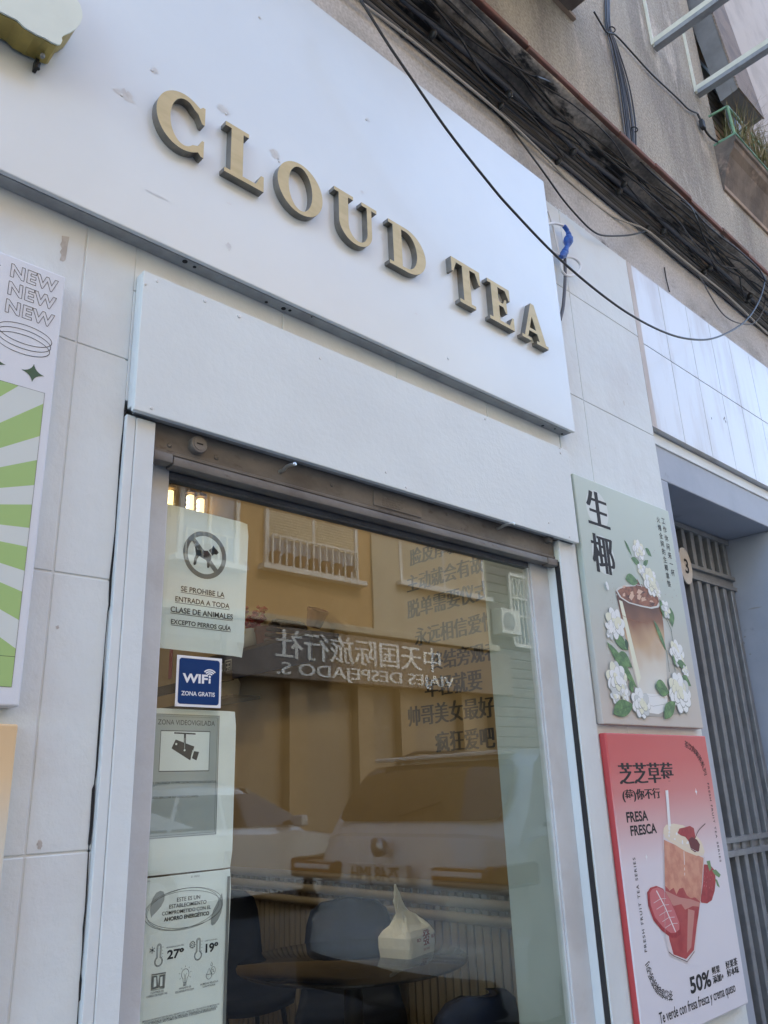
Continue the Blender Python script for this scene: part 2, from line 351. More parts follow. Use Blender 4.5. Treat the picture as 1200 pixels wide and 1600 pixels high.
    def build(s, name, mats, parent=None, smooth=False, **tags):
        me = bpy.data.meshes.new(name); off = Vector((0, 0, 0))
        me.from_pydata(s.v, [], s.f)
        for m in (mats if isinstance(mats, (list, tuple)) else [mats]): me.materials.append(m if not isinstance(m, str) else M[m])
        me.polygons.foreach_set('material_index', s.mi)
        if smooth: me.polygons.foreach_set('use_smooth', [True]*len(s.f))
        me.update(); o = bpy.data.objects.new(name, me); C.objects.link(o)
        if parent is not None:
            o.parent = parent
            if parent.type == 'EMPTY' and 'local' not in parent: o.matrix_parent_inverse = Matrix.Translation(-parent.location)
        if smooth == 'auto':
            me.set_sharp_from_angle(angle=R(35))
        if tags: tag(o, **tags)
        return o
def tag(o, label=None, cat=None, group=None, kind=None):
    for k, v in (('label', label), ('category', cat), ('group', group), ('kind', kind)):
        if v: o[k] = v
    return o
def thing(name, loc, label, cat, group=None, local=False):
    o = bpy.data.objects.new(name, None); C.objects.link(o); o.location = loc; o.empty_display_size = .1
    if local: o['local'] = 1
    return tag(o, label, cat, group)
def copy_tree(o, parent=None):
    c = o.copy(); C.objects.link(c)
    if parent is not None: c.parent = parent
    for ch in list(o.children): copy_tree(ch, c)
    return c

GROUND = -EYE
PAVE = GROUND+.11
# ------------------------------------------------------------------ ground
MB().box(-40, 60, -40, 40, GROUND-.3, GROUND).build('road', 'road', kind='structure')
MB().box(-40, 60, .35, 1.5, GROUND+.002, PAVE, bev=.01).build('pavement', 'pavement', kind='structure')
MB().box(-40, 60, -9.3, -8.25, GROUND+.002, PAVE, bev=.01).build('far_pavement', 'pavement', kind='structure')

# ------------------------------------------------------------------ the building with the shop in it
W = 1.40                      # the plane of the ground floor wall
ZT = at(973, 403, W).z        # top of the white panels
bld = thing('apartment_building', (1.4, 1.4, GROUND), 'old apartment building with a white painted shop front and a stained grey upper wall', 'building')
def panels(mb, x_edges, z_edges, y0, y1, gap=.0016, bev=.0018):
    for a, b in zip(x_edges[:-1], x_edges[1:]):
        for c, d in zip(z_edges[:-1], z_edges[1:]):
            mb.box(a+gap, b-gap, y0, y1, c+gap, d-gap, 0, bev)
JL0, JL1, JR0, JR1 = .634, .6965, 2.088, 2.188
zl = [GROUND-.02]+[-.077+.465*k for k in range(-2, 5)]+[ZT]
m = MB(); panels(m, [-2.4, -1.08, -.68, -.14, .525, JL0+.001], zl, W, W+.05)
m.box(-2.4, JL0-.006, W+.0022, W+.06, GROUND, ZT-.004, 0)
zr = [GROUND-.02, -.77, -.30, .17, .64, at(950, 645, W).z, at(868, 443, W).z+.002, ZT]
xj = at(914, 643, W).x
PX1 = 2.884
panels(m, [JR1+.002, xj, PX1], zr, W, W+.05)
m.box(JR1+.004, PX1-.004, W+.0022, W+.06, GROUND, ZT-.004, 0)
zf = 1.02
panels(m, [JL0-.002, 1.02, 1.41, 1.80, JR1], [.76, zf, 1.5, ZT], W, W+.05)
m.box(JL0, JR1, W+.0022, W+.06, .765, ZT-.004, 0)
m.build('wall', ['white_wall', 'crack'], bld)
# paint flakes and smears
m = MB(); pl = front(W-.0006)
def blob(cx, cy, rx, ry, n=22, j=.35):
    return [(cx+rx*(1+random.uniform(-j, j))*math.cos(2*math.pi*i/n), cy+ry*(1+random.uniform(-j, j))*math.sin(2*math.pi*i/n)) for i in range(n)]
c = crop(0, 200, 6)
m.poly(pl, [pl.px(*c(*p)) for p in [(580, 1010), (615, 1015), (650, 1020), (640, 1070), (632, 1110), (628, 1150), (620, 1200), (612, 1240), (590, 1250), (560, 1240), (575, 1190), (562, 1160), (580, 1130), (565, 1090), (580, 1060)]], 0, 0)
m.build('paint_chip', 'paint_chip', bld)
for px, py, a, b in [(62, 1320, .004, .008), (975, 630, .002, .012), (170, 1240, .003, .002), (980, 600, .002, .003), (90, 980, .003, .003), (930, 700, .002, .002)]:
    MB().poly(pl, blob(*pl.px(px, py), a, b), 0, 0).build('paint_chip', 'paint_chip', bld)
# the open joint beside the left jamb
m = MB(); pl = front(W-.0012)
pts = [(197, 640, 2.2), (195.5, 660, 1.2), (192.5, 690, 2.4), (190, 715, 2.2), (187, 750, 1.2), (184, 790, .9), (181.5, 830, .8), (178, 868, 2.2), (174, 905, 2.6), (172.5, 945, 2.2), (170, 955, .8), (166, 1000, .6), (163, 1040, .8), (160, 1090, 2.2), (157, 1130, 2.0), (152, 1200, 1.6), (149, 1225, 1.0), (147.5, 1233, 3.6), (144, 1290, 3.4), (141, 1318, 3.2), (140.2, 1322, .9), (138, 1370, 1.6), (135, 1420, 1.4), (132, 1450, 2.0), (130.5, 1480, 1.0), (127.5, 1520, .6), (127.5, 1535, 3.2), (126.5, 1560, 3.2), (124, 1566, .4), (122, 1600, .6)]
L = [pl.px(x-1.6-w*.65, y) for x, y, w in pts]; Rr = [pl.px(x-1.2+w*.65, y) for x, y, w in pts]
vs = [pl.P(*p) for q in zip(L, Rr) for p in q]
m.add(vs, [(2*i, 2*i+2, 2*i+3, 2*i+1) for i in range(len(pts)-1)])
m.build('wall_crack', 'crack', bld)
# door jambs: painted timber posts left and right of the shutter guides
m = MB()
m.box(JL0, .6535, 1.388, W+.05, GROUND+.05, .727, 0, .002); m.box(.6542, JL1, 1.387, W+.05, GROUND+.05, .726, 0, .0025)
m.build('jamb', 'white_smooth', bld)
m = MB()
m.box(JR0+.004, 2.1, 1.387, W+.06, GROUND+.05, .732, 0, .002); m.box(2.1006, JR1, 1.389, W+.06, GROUND+.05, .731, 0, .002)
m.box(JR0+.002, JR0+.0045, 1.392, 1.405, GROUND+.05, .70, 1)
m.build('jamb', ['white_smooth', 'pale_face'], bld)
# sill wall below the window
MB().box(JL1, JR0, 1.44, 1.60, GROUND, -.78).build('sill_wall', 'white_wall', bld)
# inner pier that returns into the room
m = MB(); m.box(2.0, PX1, 1.464, 1.628, GROUND+.1, 2.35, 0, .003); m.build('inner_pier', 'room_white', bld)
MB().box(.40, .742, 1.464, 1.628, GROUND+.1, 2.35, 0, .003).build('inner_pier', 'room_white', bld)
# plaster strip above the sign
m = MB(); m.box(-4, 12, 1.412, 1.6, ZT-.0, 2.5); m.build('plaster_strip', 'plaster_strip', bld)
# chips along the top of the right panel
m = MB(); pl = front(1.4105)
for i in range(60):
    px = random.uniform(858, 1000); py = 318+(px-858)*.78+random.uniform(-5, 3)
    m.poly(pl, blob(*pl.px(px, py), random.uniform(.002, .008), random.uniform(.001, .004), 9), 0, 0)
m.build('paint_flake', 'white_smooth', bld)
# sooty cove
prof = []
for i in range(9):
    a = i/8*math.pi/2
    prof.append((1.411-.15*(1-math.cos(a)), 2.447+.150*math.sin(a)))
prof += [(1.24, 2.597), (1.24, 2.604)]
xs = [-4+i*.12 for i in range(134)]
m = MB()
vs = [(x, y+.004*math.sin(x*7+j*2.1)*random.uniform(.3, 1), z+.003*random.uniform(-1, 1)) for x in xs for j, (y, z) in enumerate(prof)]
n = len(prof)
m.add(vs, [(i*n+j, i*n+j+1, (i+1)*n+j+1, (i+1)*n+j) for i in range(len(xs)-1) for j in range(n-1)])
m.build('cornice', 'cove', bld, smooth=True)
# terracotta edge, in lengths of uneven tiles
m = MB(); x = -4
while x < 12:
    w = random.uniform(.28, .34); dz = random.uniform(-.004, .004); dy = random.uniform(-.008, .004)
    if not 2.02 < x+w/2 < 2.12: m.box(x+.002, x+w, 1.226+dy, 1.30, 2.605+dz+(.016 if x < 2.0 else 0), 2.628+dz+(.016 if x < 2.0 else 0), 0, .004)
    x += w
m.build('tile_edge', 'tile_edge', bld)
# upper wall with the window opening
U = 1.28
OX0, OX1, OZ0, OZ1 = 3.99, 5.3, 3.45, 4.95
m = MB()
m.box(-4, OX0, U, 1.9, 2.61, 10); m.box(OX1, 12, U, 1.9, 2.61, 10); m.box(OX0, OX1, U, 1.9, 2.61, OZ0); m.box(OX0, OX1, U, 1.9, OZ1, 10)
m.box(-4, 12, 1.9, 7.5, 2.66, 10)
m.build('upper_wall', 'upper_wall', bld)
MB().box(4.62, 12, U-.012, U+.01, 3.40, 10).build('pale_render', 'upper_pale', bld)
# upper window
uw = MB(); uw.box(OX0, OX1, 1.50, 1.53, OZ0, OZ1, 1); uw.box(OX0, OX1, 1.36, 1.40, 4.285, 4.33, 0, .004); uw.box(OX0, OX0+.05, 1.44, 1.5, OZ0, OZ1, 0, .004)
w_ = uw.build('window', ['room_white', 'dark_slot'], bld)
m = MB()
for i in range(22): m.box(OX0+.01, OX1, 1.33+.004*(i % 2), 1.345, 3.46+i*.03, 3.487+i*.03, 0, .003)
m.build('lower_blind', 'blind', w_)
MB().tube([at(1078, 47, 1.315), at(1131, 114, 1.315)], .012, 6).build('trim', 'pale_blue', w_)
# the roller blind hangs outwards over the ledge; its slats face the street
pb_ = side(4.06); bp = [pb_.px(*p) for p in [(1118, 139), (1126, 159), (1152, 139)]]
v_ = [(bp[2][0], bp[2][1]), (bp[2][0]-.09, bp[2][1]+1.25), (bp[0][0]-.12, bp[0][1]+1.25), bp[0], bp[1]]
m = MB(); n = len(v_); vs = [(x, -u, v) for x in (4.06, 4.40) for u, v in v_]
m.add(vs, [(j, (j+1) % n, n+(j+1) % n, n+j) for j in range(n)]+[tuple(range(n-1, -1, -1)), tuple(range(n, 2*n))], 0)
m.build('shaded_blind_side', 'blind_under', w_)  # dark grey body: the shade under the blind is put into its colour
m = MB(); (ua, va), (ub, vb) = v_[0], v_[1]
for i in range(44):
    t0, t1 = i/44, (i+.82)/44; f_ = lambda t, d: (-(ua+(ub-ua)*t)-d, va+(vb-va)*t)
    m.add([(x, *f_(t, d)) for x in (4.055, 4.405) for t, d in ((t0, .002), (t1, .002), (t1, .012), (t0, .012))], [(0, 1, 2, 3), (7, 6, 5, 4), (0, 4, 5, 1), (1, 5, 6, 2), (2, 6, 7, 3), (3, 7, 4, 0)])
m.build('roller_blind', 'blind', w_)
MB().box(4.27, 4.62, U-.006, U+.01, 3.42, 4.2).build('pale_blue_patch', 'pale_blue', bld)
# flower ledge (right) and balcony slab (top): moulded stone
def ledge(name, x0, x1, y_out, ztop, h, parent):
    prof = [(U+.02, ztop), (y_out, ztop), (y_out, ztop-.03), (y_out+.012, ztop-.036), (y_out+.02, ztop-.07), (y_out+.05, ztop-.11), (U-.03, ztop-h*.72), (U-.012, ztop-h*.9), (U-.012, ztop-h), (U+.02, ztop-h)]
    m = MB(); vs = [(x, y, z) for x in (x0, x1) for y, z in prof]; n = len(prof)
    m.add(vs, [(j, n+j, n+(j+1) % n, (j+1) % n) for j in range(n)]+[tuple(range(n)), tuple(range(2*n-1, n-1, -1))], [0]*7+[1, 1, 0]+[0, 0])
    return m.build(name, ['ledge_stone', 'ledge_edge'], parent)
ledge('flower_ledge', 3.915, 7.0, 1.158, 3.36, .30, bld)
m = MB(); m.box(.4, 2.496, .72, U+.02, 3.235, 3.36, 0, .01); m.box(.4, 2.47, .76, U+.02, 3.19, 3.236, 0, .008); m.box(.4, 2.50, 1.262, U+.02, 3.171, 3.19, 1); m.box(.4, 2.44, .82, 1.262, 3.172, 3.192, 0)
m.build('balcony', ['ledge_stone', 'ledge_edge'], bld)
# neighbour's bay: polished cladding over a painted doorway
m = MB(); zj = at(1200, 661.7, W).z
xe = [2.925, 3.165, 3.425, 3.665, 3.885, 4.125, 4.365, 4.605, 4.845, 5.085, 5.325, 5.565, 5.805]
panels(m, xe, [1.368, zj, ZT], W+.002, W+.03, .002, .0008)
m.box(2.886, 5.8, W+.012, W+.05, 1.372, ZT-.004, 1)
m.box(PX1+.001, 2.924, W+.001, W+.03, 1.369, ZT, 2)
m.build('stone_cladding', ['stone_clad', 'stone_joint', 'beige_edge'], bld)
m = MB(); pl = front(W+.0016)
for px, py in [(1112, 654), (1131, 655), (1134, 659), (1132, 653)]: m.poly(pl, blob(*pl.px(px, py), .004, .007, 10), 0, 0)
m.build('drill_hole', 'crack', bld)
DX0, DX1, DZ = 2.999, 4.055, 1.158
m = MB()
m.box(2.886, DX0, 1.43, 1.80, GROUND, DZ, 0, .004); m.box(2.886, 5.8, 1.43, 1.80, DZ, 1.40, 0, .004); m.box(DX1, 5.8, 1.43, 1.80, GROUND, DZ, 0, .004)
m.box(2.89, 5.8, 1.424, 1.44, 1.31, 1.36, 1, .003)
m.build('door_surround', ['portal', 'white_smooth'], bld)
m = MB(); pl = side(DX1-.0006)
for px, py, a, b in [(1160, 1005, .02, .012), (1158, 1035, .01, .02), (1172, 1022, .008, .006), (1163, 1070, .006, .015), (1180, 950, .05, .006), (1170, 1100, .004, .01), (1190, 1200, .006, .02), (1164, 995, .01, .006)]:
    q = pl.px(px, py); MB().poly(pl, blob(q[0], q[1], a*.6, b*.6, 14), 0, 0).build('paint_chip', 'ink_soft', bld)
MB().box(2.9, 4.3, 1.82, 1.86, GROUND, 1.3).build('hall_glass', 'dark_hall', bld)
# ---- the room behind the window
XS, YB, ZC = 2.85, 6.4, 2.45
MB().box(-2.3, XS, 1.45, YB, PAVE-.1, PAVE-.02).build('room_floor', 'room_floor', bld)
MB().box(-2.3, XS+.03, 1.63, YB, ZC, ZC+.1).build('room_ceiling', 'room_white', bld)
sw = MB().box(XS, XS+.034, 1.63, YB, PAVE-.02, ZC).build('side_wall', 'room_wall', bld)
MB().box(-2.3, XS, YB, YB+.06, PAVE-.02, ZC).build('back_wall', 'room_wall', bld)
MB().box(-2.36, -2.3, 1.45, YB, PAVE-.02, ZC).build('side_wall', 'room_wall', bld)
m = MB()
y = 1.64
while y < YB-.05:
    m.box(XS-.016, XS-.0005, y, y+.038, PAVE, -.40, 0, .006); y += .046
m.build('wainscot', 'wainscot', sw)
for z in (-.405, -.465, -.525):
    MB().tube([(XS-.022, 1.64, z), (XS-.022, YB-.02, z)], .021, 12).build('wall_rail', 'rail_wood', sw, smooth=True)
m = MB(); pl = side(XS); c = crop(600, 830, 4.446)
for s_, nvis, L, Rr in [('脸皮厚就会有', 2, (185, 240), (352, 200)), ('主动就会有故事', 5, (165, 428), (612, 312)), ('脱单需要仪式感', 5, (168, 612), (642, 495)), ('永远相信爱情', 4, (220, 790), (592, 737)),
                       ('终结旁观者', 3, (330, 972), (606, 925)), ('年轻就要', 4, (290, 1155), (692, 1105)), ('帅哥美女最好', 5, (175, 1355), (672, 1308)), ('疯狂爱吧', 3, (365, 1535), (670, 1520))]:
    a, b = pl.px(*c(*L)), pl.px(*c(*Rr)); pitch = (b[0]-a[0])/(nvis-.06)
    v0 = (a[1]+b[1])/2
    V, Fc, xa, xb, ya, yb = text_mesh(s_)
    m.text(pl, s_, a[0], a[0]+pitch*len(s_)*.97, v0+.10*pitch, mi=0, h=.0015, fat=.0038, vs=1.12)
m.build('wall_lettering', 'wall_ink', sw)

# ------------------------------------------------------------------ sign box with raised letters
SF = 1.353
sign = thing('shop_sign', (.6, SF, .837*SF), 'long white sign panel with raised gold serif capitals above the shop window', 'sign')
sx1, sz0, sz1 = 1.646*SF*.995, .834*SF, 1.618*SF*.999
m = MB(); m.box(-2.4, sx1, SF, SF+.012, sz0+.001, sz1, 0, .002); m.box(-2.4, sx1-.03, SF+.012, 1.412, sz0+.04, sz1-.004, 0)
m.build('panel', 'white_sign', sign)
m = MB(); m.box(-2.4, 1.618*SF, SF+.0125, W-.001, sz0, sz0+.003, 0); m.box(1.618*SF+.001, sx1-.002, SF+.013, W-.001, sz0+.004, sz1-.002, 0); m.build('return_edge', 'sign_under', sign)
m = MB(); pl = Plane((0, 0, sz0-.0005), (1, 0, 0), (0, 1, 0)); pl = Plane((0, 0, sz0-.0004), (1, 0, 0), (0, -1, 0))
for px, py, r in [(289, 408.5, .006), (304, 417, .004), (416, 472, .004), (443, 482, .006), (453, 485, .004), (848, 665, .005), (867, 670, .003), (878, 678, .004), (487, 495, .002)]:
    d = ray(px, py); q = d*((sz0-.0004)/d.z); MB().lathe((q.x, q.y, sz0), [(r, 0), (r, -.0015), (r*.4, -.002)], 10).build('screw_hole', 'crack', sign)
m = MB(); pl = front(SF-.0004)
for px, py, a, b in [(195, 148, .024, .015), (243, 110, .009, .012), (350, 172, .022, .014), (430, 240, .016, .016), (406, 28, .006, .006), (575, 187, .008, .006), (598, 371, .008, .014), (566, 300, .006, .005), (245, 305, .03, .003), (357, 385, .008, .010), (358, 318, .008, .003), (650, 490, .008, .003)]:
    u, v = pl.px(px, py); MB().poly(pl, blob(u, v, a*.85, b*.85, 26, .5), 0, 0).build('paint_patch', 'putty', sign)
m = MB()
for px, py in [(190, 149), (237, 110), (353, 178), (436, 252), (405, 27), (572, 187), (800, 150), (700, 560)]:
    u, v = front(SF).px(px, py); MB().lathe((u, SF, v), [(.0035, 0), (.0035, .001), (.0015, .0016)], 10, 'Y').build('screw', 'screw', sign, smooth=True)
def arc(cx, cy, rx, ry, a0, a1, n=18): return ell(cx, cy, rx, ry, n, R(a0), R(a1))
GLYPH = {
 'C': ([arc(.45, .5, .45, .53, 62, 296, 34)+[(.72, .07), (.775, .015), (.82, .015), (.82, .33), (.785, .33), (.72, .19)]+arc(.475, .5, .245, .44, 308, 52, 30)[0:]+[(.70, .80), (.775, .65), (.82, .65), (.82, .985), (.775, .985), (.73, .93)]], []),
 'L': ([[(0, 0), (.755, 0), (.755, .30), (.70, .30), (.60, .085), (.345, .085), (.345, .92), (.45, .92), (.45, 1), (0, 1), (0, .92), (.115, .92), (.115, .08), (0, .08)]], []),
 'O': ([ell(.485, .5, .485, .525, 44)], [ell(.485, .5, .255, .455, 36)]),
 'U': ([[(0, 1), (0, .925), (.105, .925), (.105, .36)]+arc(.505, .36, .40, .38, 180, 360, 24)+[(.905, .925), (1.04, .925), (1.04, 1), (.66, 1), (.66, .925), (.79, .925), (.79, .36)]+arc(.56, .36, .23, .285, 360, 180, 20)+[(.33, .925), (.455, .925), (.455, 1)]], []),
 'D': ([[(0, 0), (.47, 0)]+arc(.47, .5, .53, .5, -84, 84, 28)+[(.47, 1), (0, 1), (0, .925), (.115, .925), (.115, .075), (0, .075)]], [[(.345, .08), (.45, .08)]+arc(.46, .5, .295, .42, -84, 84, 24)+[(.45, .92), (.345, .92)]]),
 'T': ([[(0, 1), (0, .66), (.05, .66), (.15, .91), (.33, .91), (.33, .08), (.20, .08), (.20, 0), (.69, 0), (.69, .08), (.56, .08), (.56, .91), (.74, .91), (.84, .66), (.89, .66), (.89, 1)]], []),
 'E': ([[(0, 0), (.83, 0), (.83, .31), (.78, .31), (.67, .085), (.345, .085), (.345, .465), (.49, .465), (.565, .34), (.615, .34), (.615, .68), (.565, .68), (.49, .555), (.345, .555), (.345, .915), (.60, .915), (.70, .71), (.75, .71), (.75, 1), (0, 1), (0, .92), (.115, .92), (.115, .08), (0, .08)]], []),
 'A': ([[(0, 0), (.34, 0), (.34, .075), (.215, .075), (.285, .255), (.575, .255), (.64, .075), (.535, .075), (.535, 0), (.97, 0), (.97, .075), (.885, .075), (.555, 1.01), (.43, 1.01), (.10, .075), (0, .075)]], [[(.315, .335), (.545, .335), (.432, .665)]]),
}
KL = 1.3314/1.32; CAP = .148*KL; Z0 = 1.376*KL
pl = front(1.3534)
for ch, u0, w in [('C', .618, .121), ('L', .794, .111), ('O', .946, .143), ('U', 1.129, .153), ('D', 1.326, .148), ('T', 1.588, .132), ('E', 1.757, .123), ('A', 1.919, .143)]:
    u0, w = u0*KL, w*KL; outs, holes = GLYPH[ch]; wn_ = max(p[0] for p in outs[0]); k = w/wn_
    f = lambda l: [(u0+p[0]*k, Z0+p[1]*CAP) for p in l]
    m = MB(); m.prism(pl, f(outs[0]), 0, .022, 0, 1, [f(h) for h in holes])
    m.build('letter', ['gold_face', 'gold_side'], sign)
# small cut-out sign at the top left
cs = thing('cut_out_sign', (.36, 1.3, 1.35), 'small cut-out sign with a pale wavy face and gold sides above the sunburst canvas', 'sign')
pl = front(1.33); c = crop(0, 0, 2.667)
edge = [(0, 50), (30, 65), (70, 85), (100, 115), (150, 145), (185, 160), (215, 178), (240, 188), (252, 186), (258, 172), (256, 158), (265, 148), (290, 138), (315, 122), (333, 100), (342, 75), (341, 50), (332, 20), (318, 0)]
face = front(1.288)
pts = [face.px(*c(*p)) for p in edge]
pts += [(pts[-1][0]-.02, pts[-1][1]+.07), (pts[-1][0]-.10, pts[-1][1]+.12), (pts[-1][0]-.2, pts[-1][1]+.09), (pts[0][0]-.14, pts[0][1]+.10), (pts[0][0]-.16, pts[0][1]+.02), (pts[0][0]-.08, pts[0][1]-.01)]
MB().prism(face, pts, -.002, .002, 0).build('face', 'pale_face', cs)
inner = [(u*.985+.004, v*.998+.001) for u, v in pts]
MB().prism(face, inner, -.058, -.0025, 0, 0).build('side_band', mat('gold_band', (.42, .33, .10), .4, .5, col2=(.34, .27, .09), nscale=12), cs)
for k in range(1):
    u, v = front(1.322).px(*c(178-k*70, 228-k*36)); MB().lathe((u, 1.322, v-.003), [(.004, -.004), (.005, 0), (.004, .004)], 10).build('screw', 'ink_soft', cs)
u, v = front(1.343).px(*c(150, 285)); m = MB(); m.box(u-.004, u+.003, 1.336, SF, v-.004, v+.02, 0, .001); m.box(u-.004, u+.003, 1.325, 1.337, v-.004, v+.002, 0, .001); m.lathe((u-.001, 1.330, v-.010), [(.005, -.002), (.005, .006)], 8); m.build('bracket', 'black_steel', cs)

# ------------------------------------------------------------------ fascia board under the sign
FF = 1.366
fx0, fx1, fz0, fz1 = .4665*FF, 1.5935*FF, .5345*FF, .772*FF
fas = thing('fascia_board', (1.4, FF, fz0), 'plain white painted board across the top of the shop window, fixed with screws', 'board')
m = MB(); m.box(fx0, fx1, FF, FF+.014, fz0, fz1, 0, .0018)
m.build('board', 'white_board', fas)
m = MB(); m.box(fx0+.0005, fx0+.010, FF+.0142, W-.001, fz0+.012, fz1+.001, 0, .002); m.box(fx0+.012, fx1-.002, FF+.0145, W-.001, fz0+.004, fz0+.010, 1); m.box(fx0+.012, fx1-.002, FF+.0145, W-.001, fz1-.01, fz1-.003, 0)
m.build('edge_strip', ['white_smooth', 'sign_under'], fas)
m = MB(); c = crop(180, 400, 6)
for px, py in [c(392, 236), c(1160, 565), c(282, 262), (236.5, 637.5), (634.6, 761.5), (603, 738), (758, 655), (875, 700.5), (857.5, 817), (890, 838.5), (876, 708), (500, 560), (320, 470)]:
    u, v = front(FF).px(px, py); r = random.choice([.0035, .0045])
    MB().lathe((u, FF, v), [(r, 0), (r, .0012), (r*.6, .002), (r*.25, .001)], 12, 'Y').build('screw', 'screw', fas, smooth=True)

# ------------------------------------------------------------------ rolled-up shutter: its bottom bar hangs below the board
SB = 1.405
sh = thing('roller_shutter', (1.4, SB, .645), 'raised metal roller shutter showing its weathered bottom bar with lock and pull hooks', 'shutter')
x0, x1 = JL1+.004, JR0-.001
m = MB()
m.box(x0, x1, SB, SB+.02, .676, .80, 0, .004)
m.tube([(x0, SB+.004, .676), (x1, SB+.004, .676)], .006, 8)
m.build('bottom_bar', 'shutter', sh, smooth='auto')
m = MB(); m.box(x0+.045, x1-.05, SB-.008, SB+.026, .648, .668, 0, .003); m.box(x0, x0+.043, SB-.010, SB+.02, .651, .671, 0, .003); m.box(x1-.048, x1+.012, SB-.010, SB+.02, .645, .668, 0, .003)
m.build('lip', 'shutter', sh, smooth='auto')
m = MB(); pl = front(SB-.004)
for px, py in [(307, 697), (855, 842)]:
    u, v = pl.px(px, py); k = 1 if px < 500 else .8
    lk = MB(); lk.lathe((u, SB, v), [(.0195*k, 0), (.0195*k, .014), (.0175*k, .017), (.014*k, .017), (.0135*k, .0185), (.001, .0185)], 28, 'Y'); lk.box(u-.0075*k, u+.0075*k, SB-.0192, SB-.0186, v-.0016, v+.0016, 1)
    lk.build('lock', ['shutter', 'crack'], sh, smooth='auto')
for px, py, qx, qy in [(437, 737, 461, 725), (776, 826, 803, 818)]:
    a = at(px, py, SB); b = at(qx, qy, SB-.062)
    MB().tube(smooth_path([(a.x, SB+.004, a.z), (a.x+.001, SB-.012, a.z), (a.x+(b.x-a.x)*.4, SB-.03, a.z+.003), b]), .0045, 10).build('pull_hook', 'zinc', sh, smooth=True)
m = MB(); u0, v0 = pl.px(584, 768); u1, v1 = pl.px(659, 800)
m.box(u0, u1, SB-.003, SB, .685, .728, 0, .001); m.build('maker_plate', 'shutter', sh)
m = MB(); pl = front(SB-.0036)
for i in range(5):
    for j in range(15):
        if random.random() < .75: m.box(u0+.03+j*.005, u0+.0335+j*.005, SB-.0037, SB-.003, .690+i*.0065, .6935+i*.0065)
m.build('plate_relief', 'shutter', sh)
m = MB()
for px, py in [(266, 695), (339, 714), (520, 757), (700, 803)]:
    u, v = pl.px(px, py); MB().lathe((u, SB, v), [(.006, 0), (.005, .002), (.002, .003)], 12, 'Y').build('rivet', 'shutter', sh, smooth=True)
gd = MB(); gd.box(JR0-.0015, JR0+.001, 1.391, 1.4075, GROUND+.1, .66); gd.build('guide_channel', 'guide_black', sh)

# ------------------------------------------------------------------ the shop window
win = thing('shop_window', (1.38, 1.45, -.8), 'large fixed shop window with grey painted frame and reflecting glass', 'window')
GX0, GX1, GT = .758, 1.996, .642
m = MB()
m.box(JL1-.03, GX0, 1.436, 1.463, -.78, .72, 0, .002); m.box(GX1, JR0-.0016, 1.436, 1.463, -.78, .72, 0, .002)
m.box(GX0, GX0+.004, 1.444, 1.463, -.78, GT, 0); m.box(GX1-.006, GX1, 1.442, 1.463, -.78, GT, 0, .001)
m.box(GX0, GX1, 1.436, 1.463, -.78, -.70, 0, .002)
m.build('frame', 'frame_white', win)
m = MB(); m.box(GX0, GX1, 1.435, 1.463, GT+.012, .72, 0, .002); m.box(GX0+.002, GX1-.002, 1.441, 1.463, GT, GT+.0105, 0, .001); m.box(GX0+.002, GX1-.002, 1.4415, 1.463, GT-.006, GT-.001, 0)
m.build('head_frame', 'frame_dark', win)
m = MB(); m.box(JR0-.0005-.0012, JR0-.0001, 1.4085, 1.46, GROUND+.1, .69, 0); m.build('reveal_strip', 'white_smooth', win)
m = MB(); m.box(GX0+.004, GX1-.006, 1.447, 1.453, -.70, GT-.006); m.build('glass', 'glass', win)

# ------------------------------------------------------------------ notices behind the glass
PY = 1.460
def sheet(mb, pl, corners, h, mi, bend=.002, n=10):
    a, b, c_, d = corners; vs = []
    for j in range(n+1):
        for i in range(n+1):
            s_, t = i/n, j/n
            u = (a[0]*(1-s_)+b[0]*s_)*(1-t)+(d[0]*(1-s_)+c_[0]*s_)*t; v = (a[1]*(1-s_)+b[1]*s_)*(1-t)+(d[1]*(1-s_)+c_[1]*s_)*t
            e = max(0, abs(s_-.5)*2-.86)/.14; g = max(0, abs(t-.5)*2-.88)/.12
            vs.append(pl.P(u, v, h-bend*(e*e*.8+g*g+(e*g)*2)))
    mb.add(vs, [(j*(n+1)+i, (j+1)*(n+1)+i, (j+1)*(n+1)+i+1, j*(n+1)+i+1) for j in range(n) for i in range(n)], mi)
P0 = front(PY)
grp = 'notices taped inside the shop window'
t1 = thing('notice_sheet', (.87, PY, .28), 'pale paper notice with a crossed-out dog in a circle, highest sheet inside the glass', 'notice', grp)
m = MB(); sheet(m, P0, [(.7585, .588), (.975, .584), (.9675, .281), (.7585, .284)], 0, 0); m.build('paper', 'paper', t1)
c = crop(180, 700, 3.81); q = lambda *p: P0.px(*c(*p))
m = MB(); cu, cv = q(535, 637); r = (q(663, 660)[0]-q(407, 620)[0])/2
m.poly(P0, ell(cu, cv, r, r, 40), 1, holes=[ell(cu, cv, r*.80, r*.80, 40)])
m.poly(P0, [q(452, 545), q(475, 535), q(612, 728), q(592, 745)], 1)
m.poly(P0, [q(*p) for p in [(472, 577), (482, 588), (490, 605), (520, 610), (550, 612), (572, 640), (571, 664), (562, 675), (561, 708), (553, 716), (546, 710), (546, 672), (512, 652), (499, 643), (486, 662), (481, 692), (470, 698), (465, 690), (470, 655), (481, 632), (476, 605)]], 0)
m.poly(P0, [q(*p) for p in [(557, 608), (575, 596), (585, 580), (592, 594), (604, 606), (616, 624), (602, 636), (588, 632), (577, 642)]], 0)
